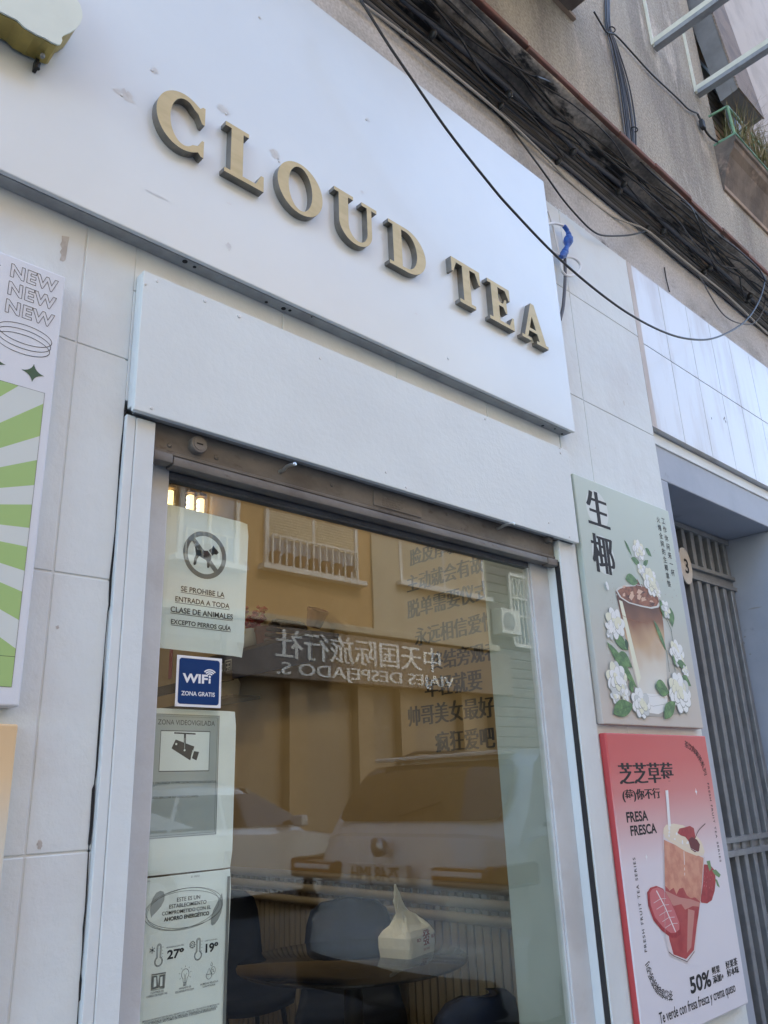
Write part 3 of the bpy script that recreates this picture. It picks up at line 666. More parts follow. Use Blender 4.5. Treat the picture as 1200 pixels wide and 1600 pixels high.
for s_, L, Rr, o in [('SE PROHIBE LA', (390, 848), (650, 893), .018), ('ENTRADA A TODA', (357, 910), (680, 958), .018), ('CLASE DE ANIMALES', (328, 972), (700, 1024), .018), ('EXCEPTO PERROS GUÍA', (331, 1042), (688, 1090), .018)]:
    m.text_px(P0, s_, c(*L), c(*Rr), 0, off=o)
    a, b = q(*L), q(*Rr); v = (a[1]+b[1])/2-.0032; m.poly(P0, [(a[0], v), (b[0], v), (b[0], v+.0011), (a[0], v+.0011)], 0)
m.build('print', ['ink', 'ink_grey'], t1)
wf = thing('wifi_sticker', (.85, 1.446, .17), 'small blue and white free internet sticker on the outside of the glass', 'sticker')
pw = front(1.4468); wu0, wu1, wv0, wv1 = .8015, .9045, .1705, .2705
MB().prism(pw, [(wu0, wv0), (wu1, wv0), (wu1, wv1), (wu0, wv1)], .0003, .0014).build('plate', 'print_white', wf)
def rrect(u0, u1, v0, v1, r):
    return arc(u1-r, v0+r, r, r, -90, 0, 5)+arc(u1-r, v1-r, r, r, 0, 90, 5)+arc(u0+r, v1-r, r, r, 90, 180, 5)+arc(u0+r, v0+r, r, r, 180, 270, 5)
m = MB(); m.h = .0016; qw = lambda *p: pw.px(*c(*p))
m.poly(pw, rrect(wu0+.005, wu1-.005, wv0+.005, wv1-.005, .006), 0)
a, b = qw(397, 1395), qw(548, 1400); m.text(pw, 'WIF', a[0], b[0], qw(480, 1398)[1], qw(480, 1346)[1], 1, off=.035)
u, v = qw(559, 1403); m.poly(pw, [(u-.0022, v), (u+.0022, v), (u+.0022, v+.010), (u-.0022, v+.010)], 1); m.poly(pw, ell(u, v+.0135, .0026, .0026, 14), 1)
for rr in (.0075, .0125, .0175): m.ribbon(pw, arc(u, v+.0135, rr*.95, rr*.8, 40, 140, 14), .0028, 1)
m.text_px(pw, 'ZONA GRATIS', c(390, 1471), c(590, 1482), 1, off=.02)
m.build('print', ['wifi_blue', 'print_white'], wf)

t2 = thing('notice_sheet', (.86, PY, -.13), 'paper notice with a grey panel and a surveillance camera pictogram, middle sheet inside the glass', 'notice', grp)
m = MB(); c = crop(180, 1080, 3.0767); q = lambda *p: P0.px(*c(*p))
sheet(m, P0, [(.758, .1675), (.953, .167), (.9505, -.131), (.758, -.131)], 0, 0); m.build('paper', 'paper', t2)
m = MB(); G = [q(185, 105), q(500, 122), q(487, 690), q(140, 708)]
gu0, gu1, gv1, gv0 = .7615, G[1][0], (G[0][1]+G[1][1])/2, (G[2][1]+G[3][1])/2
m.poly(P0, [(gu0, gv0), (gu1, gv0), (gu1, gv1), (gu0, gv1)], 1)
m.ribbon(P0, [(gu0, gv0), (gu1, gv0), (gu1, gv1), (gu0, gv1)], .0012, 0, True); m.ribbon(P0, [(gu0+.004, gv0+.004), (gu1-.004, gv0+.004), (gu1-.004, gv1-.004), (gu0+.004, gv1-.004)], .0006, 0, True)
m.text_px(P0, 'ZONA VIDEOVIGILADA', c(205, 157), c(478, 169), 0, vs=1.15)
B = [q(220, 187), q(455, 197), q(448, 383), q(207, 385)]
bu0, bu1, bv1, bv0 = B[0][0], B[1][0], (B[0][1]+B[1][1])/2, (B[2][1]+B[3][1])/2
m.poly(P0, [(bu0, bv0), (bu1, bv0), (bu1, bv1), (bu0, bv1)], 2); m.ribbon(P0, [(bu0, bv0), (bu1, bv0), (bu1, bv1), (bu0, bv1)], .0018, 0, True)
m.poly(P0, [q(283, 197), q(386, 202), q(386, 209), q(283, 204)], 0); m.poly(P0, [q(330, 205), q(340, 205), q(338, 286), q(328, 286)], 0)
m.poly(P0, [q(290, 232), q(380, 266), q(360, 333), q(270, 275)], 0); m.poly(P0, [q(378, 288), q(403, 292), q(390, 333), q(368, 322)], 0)
u, v = q(293, 254); m.poly(P0, ell(u, v, .0022, .0022, 12), 2); u, v = q(333, 284); m.poly(P0, ell(u, v, .002, .002, 12), 2)
m.ribbon(P0, [q(334, 225), q(333, 284)], .0006, 2); m.ribbon(P0, [q(372, 283), q(364, 318)], .0008, 2)
m.text_px(P0, 'LEY ORGÁNICA 15/1999, DE PROTECCIÓN DE DATOS', c(166, 444), c(484, 444), 0)
m.text_px(P0, 'PUEDE EJERCITAR SUS DERECHOS ANTE:', c(166, 515), c(398, 512), 0)
m.build('print', ['ink', 'grey_print', 'paper'], t2)

t3 = thing('notice_sheet', (.85, PY, -.55), 'paper notice about saving energy with thermometer and bulb drawings, lowest sheet inside the glass', 'notice', grp)
m = MB(); sheet(m, P0, [(.757, -.1345), (.950, -.1335), (.941, -.46), (.757, -.46)], .0006, 0); m.build('paper', 'paper', t3)
m = MB(); m.h = .0011; c = crop(180, 1080, 3.0767); q = lambda *p: P0.px(*c(*p))
m.poly(P0, [q(130, 935), q(152, 933), q(105, 1600), q(80, 1600), q(112, 1200)], 1); m.poly(P0, [q(538, 890), q(551, 889), q(530, 1600), q(515, 1600)], 1)
c = crop(225, 1360, 8); q = lambda *p: P0.px(*c(*p))
for p in ([(70, 500), (80, 430), (110, 340), (150, 280), (200, 255), (240, 265), (255, 310), (250, 370), (210, 450), (150, 520), (100, 570), (85, 595)], [(970, 280), (980, 340), (982, 430), (960, 530), (920, 620), (880, 670), (850, 690), (832, 670), (835, 590), (860, 500), (910, 400), (945, 340)]):
    m.poly(P0, [q(*x) for x in p], 2)
cu, cv = q(505, 480)
for rx, ry, du, dv, ti in [(.0815, .0345, 0, .0005, .03), (.079, .031, .001, -.0005, -.02), (.0745, .0335, -.0015, .001, .05)]:
    m.ribbon(P0, ell(cu+du, cv+dv, rx, ry, 40, tilt=ti), .0006, 0, True)
for s_, L, Rr, o in [('ESTE ES UN', (408, 390), (697, 355), .006), ('ESTABLECIMIENTO', (312, 478), (775, 414), .006), ('COMPROMETIDO CON EL', (220, 563), (832, 480), .006), ('AHORRO ENERGÉTICO', (243, 638), (810, 556), .03)]:
    m.text_px(P0, s_, c(*L), c(*Rr), 0, off=o)
m.text_px(P0, 'ANEXO', c(0, 150), c(72, 142), 1); m.text_px(P0, '01 INFO', c(585, 92), c(690, 80), 1)
c = crop(210, 1460, 7.5); q = lambda *p: P0.px(*c(*p))
m.text(P0, '27º', q(380, 240)[0], q(576, 215)[0], q(420, 283)[1], q(420, 180)[1], 0, off=.035)
m.text(P0, '19º', q(830, 160)[0], q(978, 140)[0], q(850, 208)[1], q(850, 106)[1], 0, off=.035)
m.text_px(P0, 'REFRIGERACIÓN MÍN.', c(373, 160), c(578, 134), 0); m.text_px(P0, 'CALEFACCIÓN MÁX.', c(820, 84), c(970, 58), 0)
for bx, by, sx, sy in [(278, 318, 289, 110), (741, 245, 750, 42)]:
    bu, bv = q(bx, by); su, sv = q(sx, sy); w = .0042
    for k in (1, .55):
        m.ribbon(P0, [(bu-w*k, bv+.006)]+[(bu-w*k, sv-w)]+arc(bu, sv-w, w*k, w*k, 180, 0, 8)+[(bu+w*k, bv+.006)]+arc(bu, bv, .0078*(.6+.4*k), .0078*(.6+.4*k), 55, -235, 20), .0007, 0, True)
    for i in range(5): m.ribbon(P0, [(bu+w+.002, sv-.006-i*.0052), (bu+w+.0045-(i % 2)*.001, sv-.006-i*.0052)], .0005, 0)
u, v = q(204, 184)
for k in range(3):
    a = R(30+60*k); m.ribbon(P0, [(u-.0056*math.cos(a), v-.0056*math.sin(a)), (u+.0056*math.cos(a), v+.0056*math.sin(a))], .0010, 0)
u, v = q(675, 120); m.ribbon(P0, ell(u, v, .0048, .0048, 20), .0008, 0, True); m.ribbon(P0, ell(u, v, .0022, .0022, 14), .0007, 0, True)
for k in range(9):
    a = R(40*k); m.ribbon(P0, [(u+.0048*math.cos(a), v+.0048*math.sin(a)), (u+.0062*math.cos(a), v+.0062*math.sin(a))], .0016, 0)
for p in ([(200, 470), (362, 442), (345, 628), (190, 655)],): m.ribbon(P0, [q(*x) for x in p], .0008, 0, True)
for p in ([(200, 488), (262, 482), (275, 625), (190, 650)], [(290, 478), (355, 462), (343, 628), (270, 620)]): m.poly(P0, [q(*x) for x in p], 1)
for p in ([(225, 505), (250, 500), (252, 605), (220, 618)], [(300, 498), (325, 490), (322, 600), (295, 608)]): m.poly(P0, [q(*x) for x in p], 3)
m.poly(P0, [q(196, 466), q(362, 440), q(362, 455), q(196, 482)], 1)
u, v = q(590, 462); m.ribbon(P0, arc(u, v, .0075, .0082, -55, 235, 24)+[(u-.0035, v-.013), (u+.0035, v-.013)], .0007, 0, True)
for k in range(3): m.ribbon(P0, [(u-.0032, v-.0145-k*.0019), (u+.0032, v-.014-k*.0019)], .0008, 0)
m.ribbon(P0, [(u-.003, v+.001), (u-.001, v-.002), (u-.001, v-.012)], .0005, 0); m.ribbon(P0, [(u+.003, v+.001), (u+.001, v-.002), (u+.001, v-.012)], .0005, 0)
for k in range(7):
    a = R(-30+40*k); m.ribbon(P0, [(u+.0105*math.cos(a), v+.011*math.sin(a)), (u+.013*math.cos(a), v+.0135*math.sin(a))], .0006, 0)
def drop(u, v, r): return [(u, v+r*2.1)]+arc(u, v, r, r, 30, -210, 18)
u, v = q(868, 480); m.ribbon(P0, drop(u, v, .0058), .0007, 0, True); m.ribbon(P0, [(u-.0055, v+.002), (u+.0055, v+.002)], .0006, 0)
u, v = q(918, 420); m.poly(P0, ell(u, v, .0046, .0062, 20), 3); m.ribbon(P0, ell(u, v, .0046, .0062, 20), .0007, 0, True); m.text(P0, '%', u-.0024, u+.0024, v-.003, v+.003, 0)
u, v = q(899, 352); m.ribbon(P0, drop(u, v, .0020), .0006, 0, True)
for s_, L, Rr in [('CONTROL DE', (183, 695), (338, 672)), ('CIERRE DE PUERTAS', (137, 740), (378, 700)), ('APAGADO DE', (515, 645), (658, 617)), ('ESCAPARATES 22H', (475, 688), (690, 648)), ('HUMEDAD RELATIVA', (765, 594), (975, 557)), ('CONTROLADA', (795, 621), (940, 592)),
                  ('MEDIDAS DE APLICACIÓN EN REAL DECRETO LEY 14/2022 DE 1 DE AGOSTO DE MEDIDAS DE', (90, 1016), (988, 838)), ('SOSTENIBILIDAD ECONÓMICA EN EL ÁMBITO DEL TRANSPORTE, DE BECAS Y AYUDAS', (110, 1042), (965, 866)), ('AL ESTUDIO, ASÍ COMO DE AHORRO Y EFICIENCIA ENERGÉTICA', (150, 1060), (948, 890))]:
    m.text_px(P0, s_, c(*L), c(*Rr), 0, off=.004)
m.build('print', ['ink', 'ink_grey', 'ink_soft', 'paper'], t3)

# ------------------------------------------------------------------ canvas posters
def canvas(mb, u0, u1, v0, v1, y0, y1, bev=.004):
    mb.box(u0, u1, y0, y1, v0, v1, 0, bev, 3)
LP = 1.365
p1 = thing('poster_canvas', (.2, LP, .15), 'white stretched canvas with outlined block capitals and a green sunburst, left of the window', 'poster', 'printed canvases on the shop front')
m = MB(); canvas(m, -.19, .4795, .149, .9645, LP, W-.001); m.build('canvas', 'canvas_white', p1)
pl = front(LP); m = MB(); c = crop(0, 390, 6.958); q = lambda *p: pl.px(*c(*p))
for L, Rr, T, Bm in [((108, 280), (634, 400), (132, 150), (112, 284)), ((80, 470), (612, 590), (105, 339), (84, 474)), ((52, 660), (593, 780), (78, 532), (57, 667))]:
    m.text(pl, 'NEW', q(*L)[0], q(*Rr)[0], q(*Bm)[1], q(*T)[1], 0, off=.035, outline=.011, spacing=1.12)
e0 = q(275, 925); hw = q(563, 1012)[0]-e0[0]
for k in range(3): m.ribbon(pl, ell(e0[0]-.001*k, e0[1]-.0105*k, hw, hw*.40, 44), .0011, 0, True)
def star4(u, v, rx, ry):
    pts = []
    for k in range(4):
        a = math.pi/2*k; b = a+math.pi/2
        P_, Q_ = (u+rx*math.cos(a), v+ry*math.sin(a)), (u+rx*math.cos(b), v+ry*math.sin(b))
        for i in range(6):
            t = i/6; w0, w1, w2 = (1-t)**2, 2*t*(1-t), t*t
            pts.append((P_[0]*w0+(u+(P_[0]-u+Q_[0]-u)*.16)*w1+Q_[0]*w2, P_[1]*w0+(v+(P_[1]-v+Q_[1]-v)*.16)*w1+Q_[1]*w2))
    return pts
m.poly(pl, star4(*q(358, 1342), .0205, .0185), 1); m.poly(pl, star4(q(-70, 1215)[0], q(-70, 1215)[1], .0205, .0185), 1); m.poly(pl, ell(q(0, 172)[0]-.004, q(0, 172)[1], .005, .0016, 12), 0)
# sunburst
c2 = crop(0, 560, 2.811); q2 = lambda *p: pl.px(*c2(*p))
ru = (q2(200, 155)[0]+q2(45, 1443)[0])/2; rt = q2(200, 155)[1]; rb = q2(45, 1443)[1]; lu = -.172
cen = q2(-806, 637)
m.poly(pl, [(lu, rb), (ru, rb), (ru, rt), (lu, rt)], 3)
ys = [(193, 200), (177, 342), (165, 447), (152, 557), (145, 643), (130, 745), (120, 828), (106, 933), (98, 1025), (82, 1150), (65, 1275)]
vsr = [q2(*p)[1] for p in ys]
for a, b in [(0, 1), (2, 3), (4, 5), (6, 7), (8, 9)]: m.poly(pl, [cen, (ru, vsr[b]), (ru, vsr[a])], 2)
m.poly(pl, [cen, (ru, vsr[10]), (ru, rb), (cen[0]+.05, rb)], 2)
tu = q2(82, 122)[0]; m.poly(pl, [cen, (tu, rt), (tu-.10, rt)], 2)
kl = (cen[0]-lu)/(ru-cen[0]); vl = lambda v: cen[1]+(v-cen[1])*kl
for a, b in [(0, 1), (2, 3), (4, 5), (6, 7), (8, 9)]: m.poly(pl, [cen, (lu, vl(vsr[a])), (lu, vl(vsr[b]))], 2)
m.poly(pl, [cen, (lu, vl(vsr[10])), (lu, rb), (cen[0]-.05, rb)], 2); m.poly(pl, [cen, (cen[0]-.03, rt), (lu, rt), (lu, rt-.06)], 2)
m.ribbon(pl, [(lu, rb), (ru, rb), (ru, rt), (lu, rt)], .0007, 0, True); m.ribbon(pl, [(lu, q2(0, 1308)[1]), (ru, q2(60, 1310)[1])], .0007, 0)
m.build('print', ['ink', 'star_green', 'ray_green', 'ray_grey'], p1)
p4 = thing('poster_canvas', (.2, LP, -.62), 'canvas fading from tan to cream below the green sunburst canvas', 'poster', 'printed canvases on the shop front')
m = MB(); canvas(m, -.19, .4815, -.69, .1225, LP, W-.001)
m.build('canvas', ramp_mat('tan_canvas', 2, -.25, .12, [(0, srgb(206, 208, 206)), (.55, srgb(212, 204, 186)), (.8, srgb(222, 192, 150)), (1, srgb(216, 184, 140))], .55, .08, 5), p4)

# --- iced coffee canvas
RP = 1.375
p2 = thing('poster_canvas', (2.5, RP, .165), 'pale green canvas with an iced coffee cup among white flowers, right of the window', 'poster', 'printed canvases on the shop front')
m = MB(); canvas(m, 2.205, 2.8495, .1655, .985, RP, W-.001)
m.build('canvas', ramp_mat('sage_canvas', 2, .16, 1.0, [(0, srgb(192, 184, 176)), (.3, srgb(184, 186, 180)), (.62, srgb(180, 192, 184)), (1, srgb(192, 206, 196))], .5, .25, 3.5), p2)
pl = front(RP); c = crop(880, 720, 3.637); q = lambda *p: pl.px(*c(*p))
coffee = ramp_mat('coffee_print', 2, .27, .70, [(0, srgb(214, 216, 210)), (.24, srgb(206, 200, 186)), (.40, srgb(186, 156, 122)), (.55, srgb(132, 88, 60)), (.72, srgb(84, 46, 32)), (.86, srgb(98, 56, 40)), (1, srgb(140, 94, 68))], .5, .16, 7)
pm = [M['ink'], mat('print_cloud_white', srgb(206, 214, 210), .5), mat('petal_white', srgb(226, 230, 230), .5), mat('petal_shade', srgb(196, 202, 202), .5), mat('petal_cream', srgb(220, 222, 200), .5), mat('petal_line', srgb(150, 156, 152), .5),
      mat('leaf_green', srgb(74, 112, 70), .5, col2=srgb(104, 146, 88), nscale=40), mat('leaf_dark', srgb(46, 76, 54), .5), coffee, mat('ice_brown', srgb(150, 94, 66), .5, col2=srgb(104, 58, 42), nscale=50), mat('ice_light', srgb(206, 172, 148), .5), mat('cup_line', srgb(206, 208, 204), .4), mat('coffee_dark', srgb(84, 46, 34), .5), mat('print_shadow', srgb(170, 168, 162), .6), mat('print_arch', srgb(190, 194, 189), .6)]
m = MB()
def flatcircle(px, py, r, mi): u, v = q(px, py); m.poly(pl, ell(u, v, r, r, 36), mi)
# pale arch behind the cup and its shadow on the table
u, v = q(470, 1130); m.poly(pl, ell(u, v, .235, .2, 40, R(0), R(180)), 14)
flatcircle(193, 275, .068, 1); flatcircle(228, 535, .068, 1)
m.text(pl, '生', q(136, 250)[0], q(262, 370)[0], q(200, 377)[1]+.004, q(185, 178)[1], 0, full=True, fat=.0055)
m.text(pl, '椰', q(168, 530)[0], q(292, 600)[0], q(235, 640)[1], q(218, 425)[1], 0, full=True, fat=.0045)
cA = [(560+i*9.2, 342+i*49) for i in range(7)]
for (x, y), ch in zip(cA, '工作休闲来一杯'): m.glyph(pl, ch, *q(x+8, y), .0285, 0, 0, .008)
cB = [(540+i*7.6, 335+i*45.5) for i in range(9)]
for (x, y), ch in zip(cB, '火爆全网的生椰拿铁'): m.glyph(pl, ch, *q(x, y), .0265, 0, 0, .008)
def leaf(p0, p1, w, mi=6):
    a, b = Vector(q(*p0)), Vector(q(*p1)); d = b-a; nrm = Vector((-d.y, d.x)).normalized(); ww = w/3.637*.0026
    L_ = [a+d*t+nrm*ww*math.sin(math.pi*t**.8) for t in [i/8 for i in range(9)]]; R__ = [a+d*t-nrm*ww*.7*math.sin(math.pi*t) for t in [i/8 for i in range(8, -1, -1)]]
    m.poly(pl, [tuple(x) for x in L_]+[tuple(x) for x in R__[1:-1]], mi); m.ribbon(pl, [tuple(a), tuple(a+d*.5+nrm*ww*.08), tuple(b)], .0008, 7)
def flower(px, py, r, petals=9, sq=1.25, seed=0):
    rnd = random.Random(seed); u, v = q(px, py); r = r/3.637*.0031; sq *= .74
    for ring, (n, rr, sz) in enumerate([(petals, .62, .50), (petals-3, .36, .42), (4, .14, .28)]):
        for k in range(n):
            a = 2*math.pi*k/n+ring*.4+rnd.uniform(-.2, .2); x, y = u+r*rr*math.cos(a), v+r*rr*sq*.85*math.sin(a); t = a+rnd.uniform(-.3, .3)
            m.poly(pl, ell(x, y, r*sz*1.06, r*sz*.74, 16, tilt=t), 5); m.poly(pl, ell(x+r*.015, y+r*.02, r*sz, r*sz*.68, 16, tilt=t), rnd.choice([2, 2, 3, 4] if ring < 2 else [4, 2]))
leaf((345, 450), (390, 542), 12); leaf((465, 498), (502, 545), 20); leaf((385, 553), (445, 600), 22); leaf((455, 600), (482, 565), 16)
flower(428, 508, 46, 8, 1.3, 1)
# cup
body = [(297, 740), (318, 850), (360, 1040), (405, 1220), (425, 1300), (440, 1400), (485, 1432), (540, 1440), (592, 1412), (588, 1250), (580, 1080), (568, 930), (553, 815), (520, 790), (420, 745), (340, 720)]
m.poly(pl, [q(*p) for p in [(400, 1405), (470, 1452), (560, 1455), (700, 1430), (720, 1400), (600, 1380)]], 13)
m.poly(pl, [q(*p) for p in body], 8)
m.poly(pl, [q(*p) for p in [(432, 1320), (590, 1330), (592, 1412), (540, 1440), (485, 1432), (440, 1400)]], 2)
m.ribbon(pl, [q(432, 1320), q(500, 1340), q(590, 1330)], .0012, 3); m.ribbon(pl, [q(438, 1375), q(510, 1395), q(592, 1380)], .0012, 5)
m.poly(pl, [q(*p) for p in [(315, 790), (335, 800), (440, 1230), (425, 1280)]], 4)
rim = [(297, 735), (312, 722), (350, 708), (410, 704), (470, 716), (520, 745), (548, 780), (553, 805), (540, 832), (500, 840), (440, 828), (370, 808), (320, 775)]
m.poly(pl, [q(*p) for p in rim], 11); m.poly(pl, [q(425+(x-425)*.92, 772+(y-772)*.88) for x, y in rim], 9)
rnd = random.Random(5)
for k in range(26):
    x, y = 340+rnd.random()*190, 722+rnd.random()*85+(0)
    y = 715+(x-330)*.32+rnd.uniform(-10, 45); s_ = rnd.uniform(10, 22); a = rnd.uniform(0, 3)
    m.poly(pl, [q(x+s_*math.cos(a+t)*rnd.uniform(.6, 1.1), y+s_*math.sin(a+t)*rnd.uniform(.6, 1.1)) for t in (0, 1.3, 2.6, 4.2)], rnd.choice([9, 10, 12, 10, 9]))
for p in ([(405, 690), (418, 672), (445, 720), (415, 735)], [(440, 700), (468, 720), (455, 745)]): m.poly(pl, [q(*x) for x in p], 9)
m.ribbon(pl, [q(*p) for p in rim], .0018, 11, True)
m.ribbon(pl, [q(335, 880), q(400, 910), q(480, 925)], .0016, 9)
# flowers and leaves round the cup
leaf((352, 672), (425, 690), 34); flower(446, 622, 34, 7, 1.2, 2); flower(496, 690, 58, 9, 1.5, 3); flower(535, 745, 26, 6, 1.4, 12)
leaf((510, 905), (585, 1085), 20); leaf((543, 785), (572, 895), 22); leaf((602, 832), (618, 945), 34)
m.ribbon(pl, [q(575, 880), q(610, 960), q(628, 1080), q(632, 1200)], .003, 7); m.ribbon(pl, [q(585, 1080), q(600, 1200)], .0025, 7)
flower(580, 845, 34, 6, 1.9, 4)
leaf((275, 990), (368, 1075), 38, 6); leaf((350, 1010), (362, 1080), 18, 7); leaf((243, 1030), (420, 1300), 32); leaf((312, 1092), (388, 1175), 34)
flower(292, 925, 62, 7, 1.35, 5); flower(262, 965, 34, 5, 1.5, 15)
leaf((372, 1255), (392, 1320), 24); flower(300, 1240, 66, 9, 1.3, 6); flower(290, 1340, 30, 6, 1.1, 16); flower(345, 1320, 34, 6, 1.2, 17)
leaf((278, 1438), (395, 1388), 44); flower(435, 1378, 62, 9, 1.15, 7)
flower(640, 1095, 56, 8, 1.4, 8); leaf((640, 1150), (694, 1170), 24); flower(688, 1198, 26, 6, 1.3, 18); leaf((612, 1100), (632, 1170), 12)
leaf((668, 1225), (720, 1282), 26); flower(655, 1320, 82, 10, 1.35, 9)
leaf((515, 1282), (595, 1318), 44); leaf((568, 1468), (630, 1368), 40)
u, v = q(242, 712); m.poly(pl, ell(u, v, .008, .015, 14, tilt=.3), 2)
for k in range(50):     # faint ink specks
    x, y = (random.uniform(500, 690), random.uniform(300, 800)) if k < 34 else (random.uniform(200, 300), random.uniform(690, 900))
    u, v = q(x, y); m.poly(pl, blob(u, v, random.uniform(.001, .004), random.uniform(.001, .003), 7), 13)
m.build('print', pm, p2)

# --- strawberry canvas
p3 = thing('poster_canvas', (2.53, RP, -.69), 'red and white canvas with a strawberry drink, below the iced coffee canvas', 'poster', 'printed canvases on the shop front')
m = MB(); canvas(m, 2.2085, 2.852, -.688, .1405, RP, W-.001)
m.build('canvas', ramp_mat('red_fade_canvas', 2, -.40, .14, [(0, srgb(216, 215, 222)), (.30, srgb(214, 207, 214)), (.50, srgb(206, 168, 170)), (.68, srgb(202, 122, 120)), (.85, srgb(198, 92, 92)), (1, srgb(196, 82, 82))], .42), p3)
MB().box(2.2073, 2.2083, RP+.004, W-.002, -.684, .137).build('canvas_side', mat('red_canvas_side', srgb(192, 78, 80), .5), p3)
c = crop(920, 1120, 3.333); q = lambda *p: pl.px(*c(*p))
sm = [M['ink'], M['print_white'], mat('cream_foam', srgb(222, 210, 188), .5), mat('peach_drink', srgb(206, 150, 124), .5, col2=srgb(190, 126, 106), nscale=30), mat('berry_red', srgb(166, 52, 58), .5, col2=srgb(146, 40, 48), nscale=45), mat('berry_dark', srgb(98, 24, 38), .5), mat('berry_pink', srgb(196, 108, 112), .5), mat('leaf_print', srgb(104, 140, 92), .5), mat('glass_line', srgb(212, 204, 206), .4), mat('drink_red', srgb(172, 70, 70), .5, col2=srgb(156, 54, 58), nscale=18), mat('stem_brown', srgb(92, 70, 60), .5), mat('ink_soft_print', srgb(190, 130, 120), .5)]
m = MB()
m.text(pl, '芝芝草莓', q(158, 290)[0], q(438, 300)[0], q(230, 350)[1], q(210, 240)[1], 0, full=True, fat=.004)
m.text(pl, '(莓)你不行', q(176, 410)[0], q(370, 400)[0], q(250, 441)[1], q(250, 376)[1], 0, full=True, fat=.0022)
m.text(pl, 'FRESA', q(195, 520)[0], q(307, 520)[0], q(240, 545)[1], q(240, 492)[1], 0, off=.03)
m.text(pl, 'FRESCA', q(216, 590)[0], q(353, 590)[0], q(280, 612)[1], q(280, 560)[1], 0, off=.03)
a, b = q(613, 345), q(690, 755); uu = (a[0]+b[0])/2
m.text(Plane(pl.P(uu-.004, 0), -pl.V, pl.U), 'FRESH FRUIT TEA SERIES', -a[1], -b[1], 0, .0125, 0, off=.012, spacing=1.35)
a, b = q(296, 1225), q(236, 733); uu = (a[0]+b[0])/2
m.text(Plane(pl.P(uu+.006, 0), pl.V, -pl.U), 'FRESH FRUIT TEA SERIES', a[1], b[1], 0, .0135, 0, off=.012, spacing=1.35)
cc = q(470, 320)
for i, ch in enumerate('茶饮鲜果茶系列'):
    p = q(*[(508, 145), (527, 157), (546, 172), (562, 192), (578, 217), (592, 247), (604, 285)][i]); m.glyph(pl, ch, p[0], p[1], .026, R(-18-i*10), 0, .008)
    p = q(*[(424, 1453), (400, 1448), (377, 1437), (356, 1416), (338, 1387), (322, 1350), (309, 1305)][i]); m.glyph(pl, ch, p[0], p[1], .028, R(180-8-i*11), 0, .008)
m.text(pl, '50%', q(526, 1400)[0], q(637, 1380)[0], q(560, 1430)[1], q(545, 1348)[1], 0, off=.03)
for s_, L, Rr, Bm, T in [('鲜果', (640, 1320), (681, 1312), (660, 1338), (660, 1297)), ('添加+', (645, 1365), (702, 1355), (662, 1386), (662, 1343)), ('好果茶', (712, 1290), (773, 1278), (740, 1305), (740, 1263)), ('好本味', (719, 1330), (780, 1318), (748, 1346), (748, 1305))]:
    m.text(pl, s_, q(*L)[0], q(*Rr)[0], q(*Bm)[1], q(*T)[1], 0, full=True, fat=.0016)
a, b = q(370, 1597), q(765, 1432); m.text(pl, 'Te verde con fresa fresca y crema queso', a[0], b[0], (a[1]+b[1])/2, None, 0, off=.012, vs=1.35)
def star(px, py, r): m.poly(pl, star4(*q(px, py), r*.6, r), 1)
star(558, 390, .013); star(299, 730, .012)
# right strawberry behind the glass
m.poly(pl, [q(*p) for p in [(600, 768), (632, 772), (655, 800), (660, 850), (655, 905), (640, 955), (615, 972), (585, 968), (572, 930), (580, 830)]], 4)
for p in ([(612, 752), (630, 748), (638, 790), (628, 805)], [(640, 800), (660, 795), (686, 822), (678, 838), (655, 822)], [(655, 840), (668, 850), (682, 890), (668, 880)]): m.poly(pl, [q(*x) for x in p], 7)
for k in range(16):
    u, v = q(random.uniform(595, 645), random.uniform(800, 940)); m.poly(pl, ell(u, v, .0012, .0025, 7), 6)
glass_o = [(386, 612), (600, 722), (592, 860), (572, 1010), (552, 1222), (512, 1283), (420, 1243), (396, 1150), (392, 900)]
m.poly(pl, [q(*p) for p in glass_o], 8)
m.poly(pl, [q(*p) for p in [(390, 640), (596, 735), (588, 860), (580, 965), (540, 955), (500, 935), (460, 925), (396, 890)]], 3)
m.poly(pl, [q(*p) for p in [(396, 880), (420, 905), (440, 890), (455, 925), (470, 895), (490, 890), (510, 930), (530, 945), (552, 940), (580, 965), (562, 1080), (546, 1215), (505, 1262), (440, 1238), (418, 1160), (400, 1020)]], 9)
m.poly(pl, [q(*p) for p in [(398, 940), (440, 985), (480, 975), (500, 1005), (540, 985), (576, 990), (578, 968), (530, 950), (470, 940), (398, 905)]], 11)
m.poly(pl, [q(*p) for p in [(515, 1000), (550, 1010), (532, 1200), (510, 1230)]], 11)
m.ribbon(pl, [q(494, 700), q(497, 770)], .003, 1); m.ribbon(pl, [q(497, 785), q(498, 800)], .003, 1); m.ribbon(pl, [q(498, 812), q(498, 826)], .0025, 1)
m.poly(pl, [q(*p) for p in [(386, 605), (388, 580), (402, 562), (440, 556), (490, 565), (540, 600), (585, 650), (602, 700), (596, 722), (560, 724), (500, 700), (430, 655), (395, 628)]], 2)
for k in range(24):
    t = random.random(); x, y = 400+t*180, 585+t*100+random.uniform(-18, 28); u, v = q(x, y); m.poly(pl, blob(u, v, random.uniform(.004, .009), random.uniform(.004, .008), 10, .2), random.choice([1, 2, 2]))
m.poly(pl, [q(397, 384), q(411, 382), q(426, 570), q(412, 574)], 1)
m.poly(pl, [q(*p) for p in [(460, 605), (470, 582), (500, 575), (525, 568), (545, 580), (553, 620), (548, 655), (520, 650), (500, 625), (478, 618)]], 4)
m.poly(pl, [q(*p) for p in [(516, 640), (535, 625), (562, 640), (577, 665), (572, 700), (550, 705), (530, 690)]], 5)
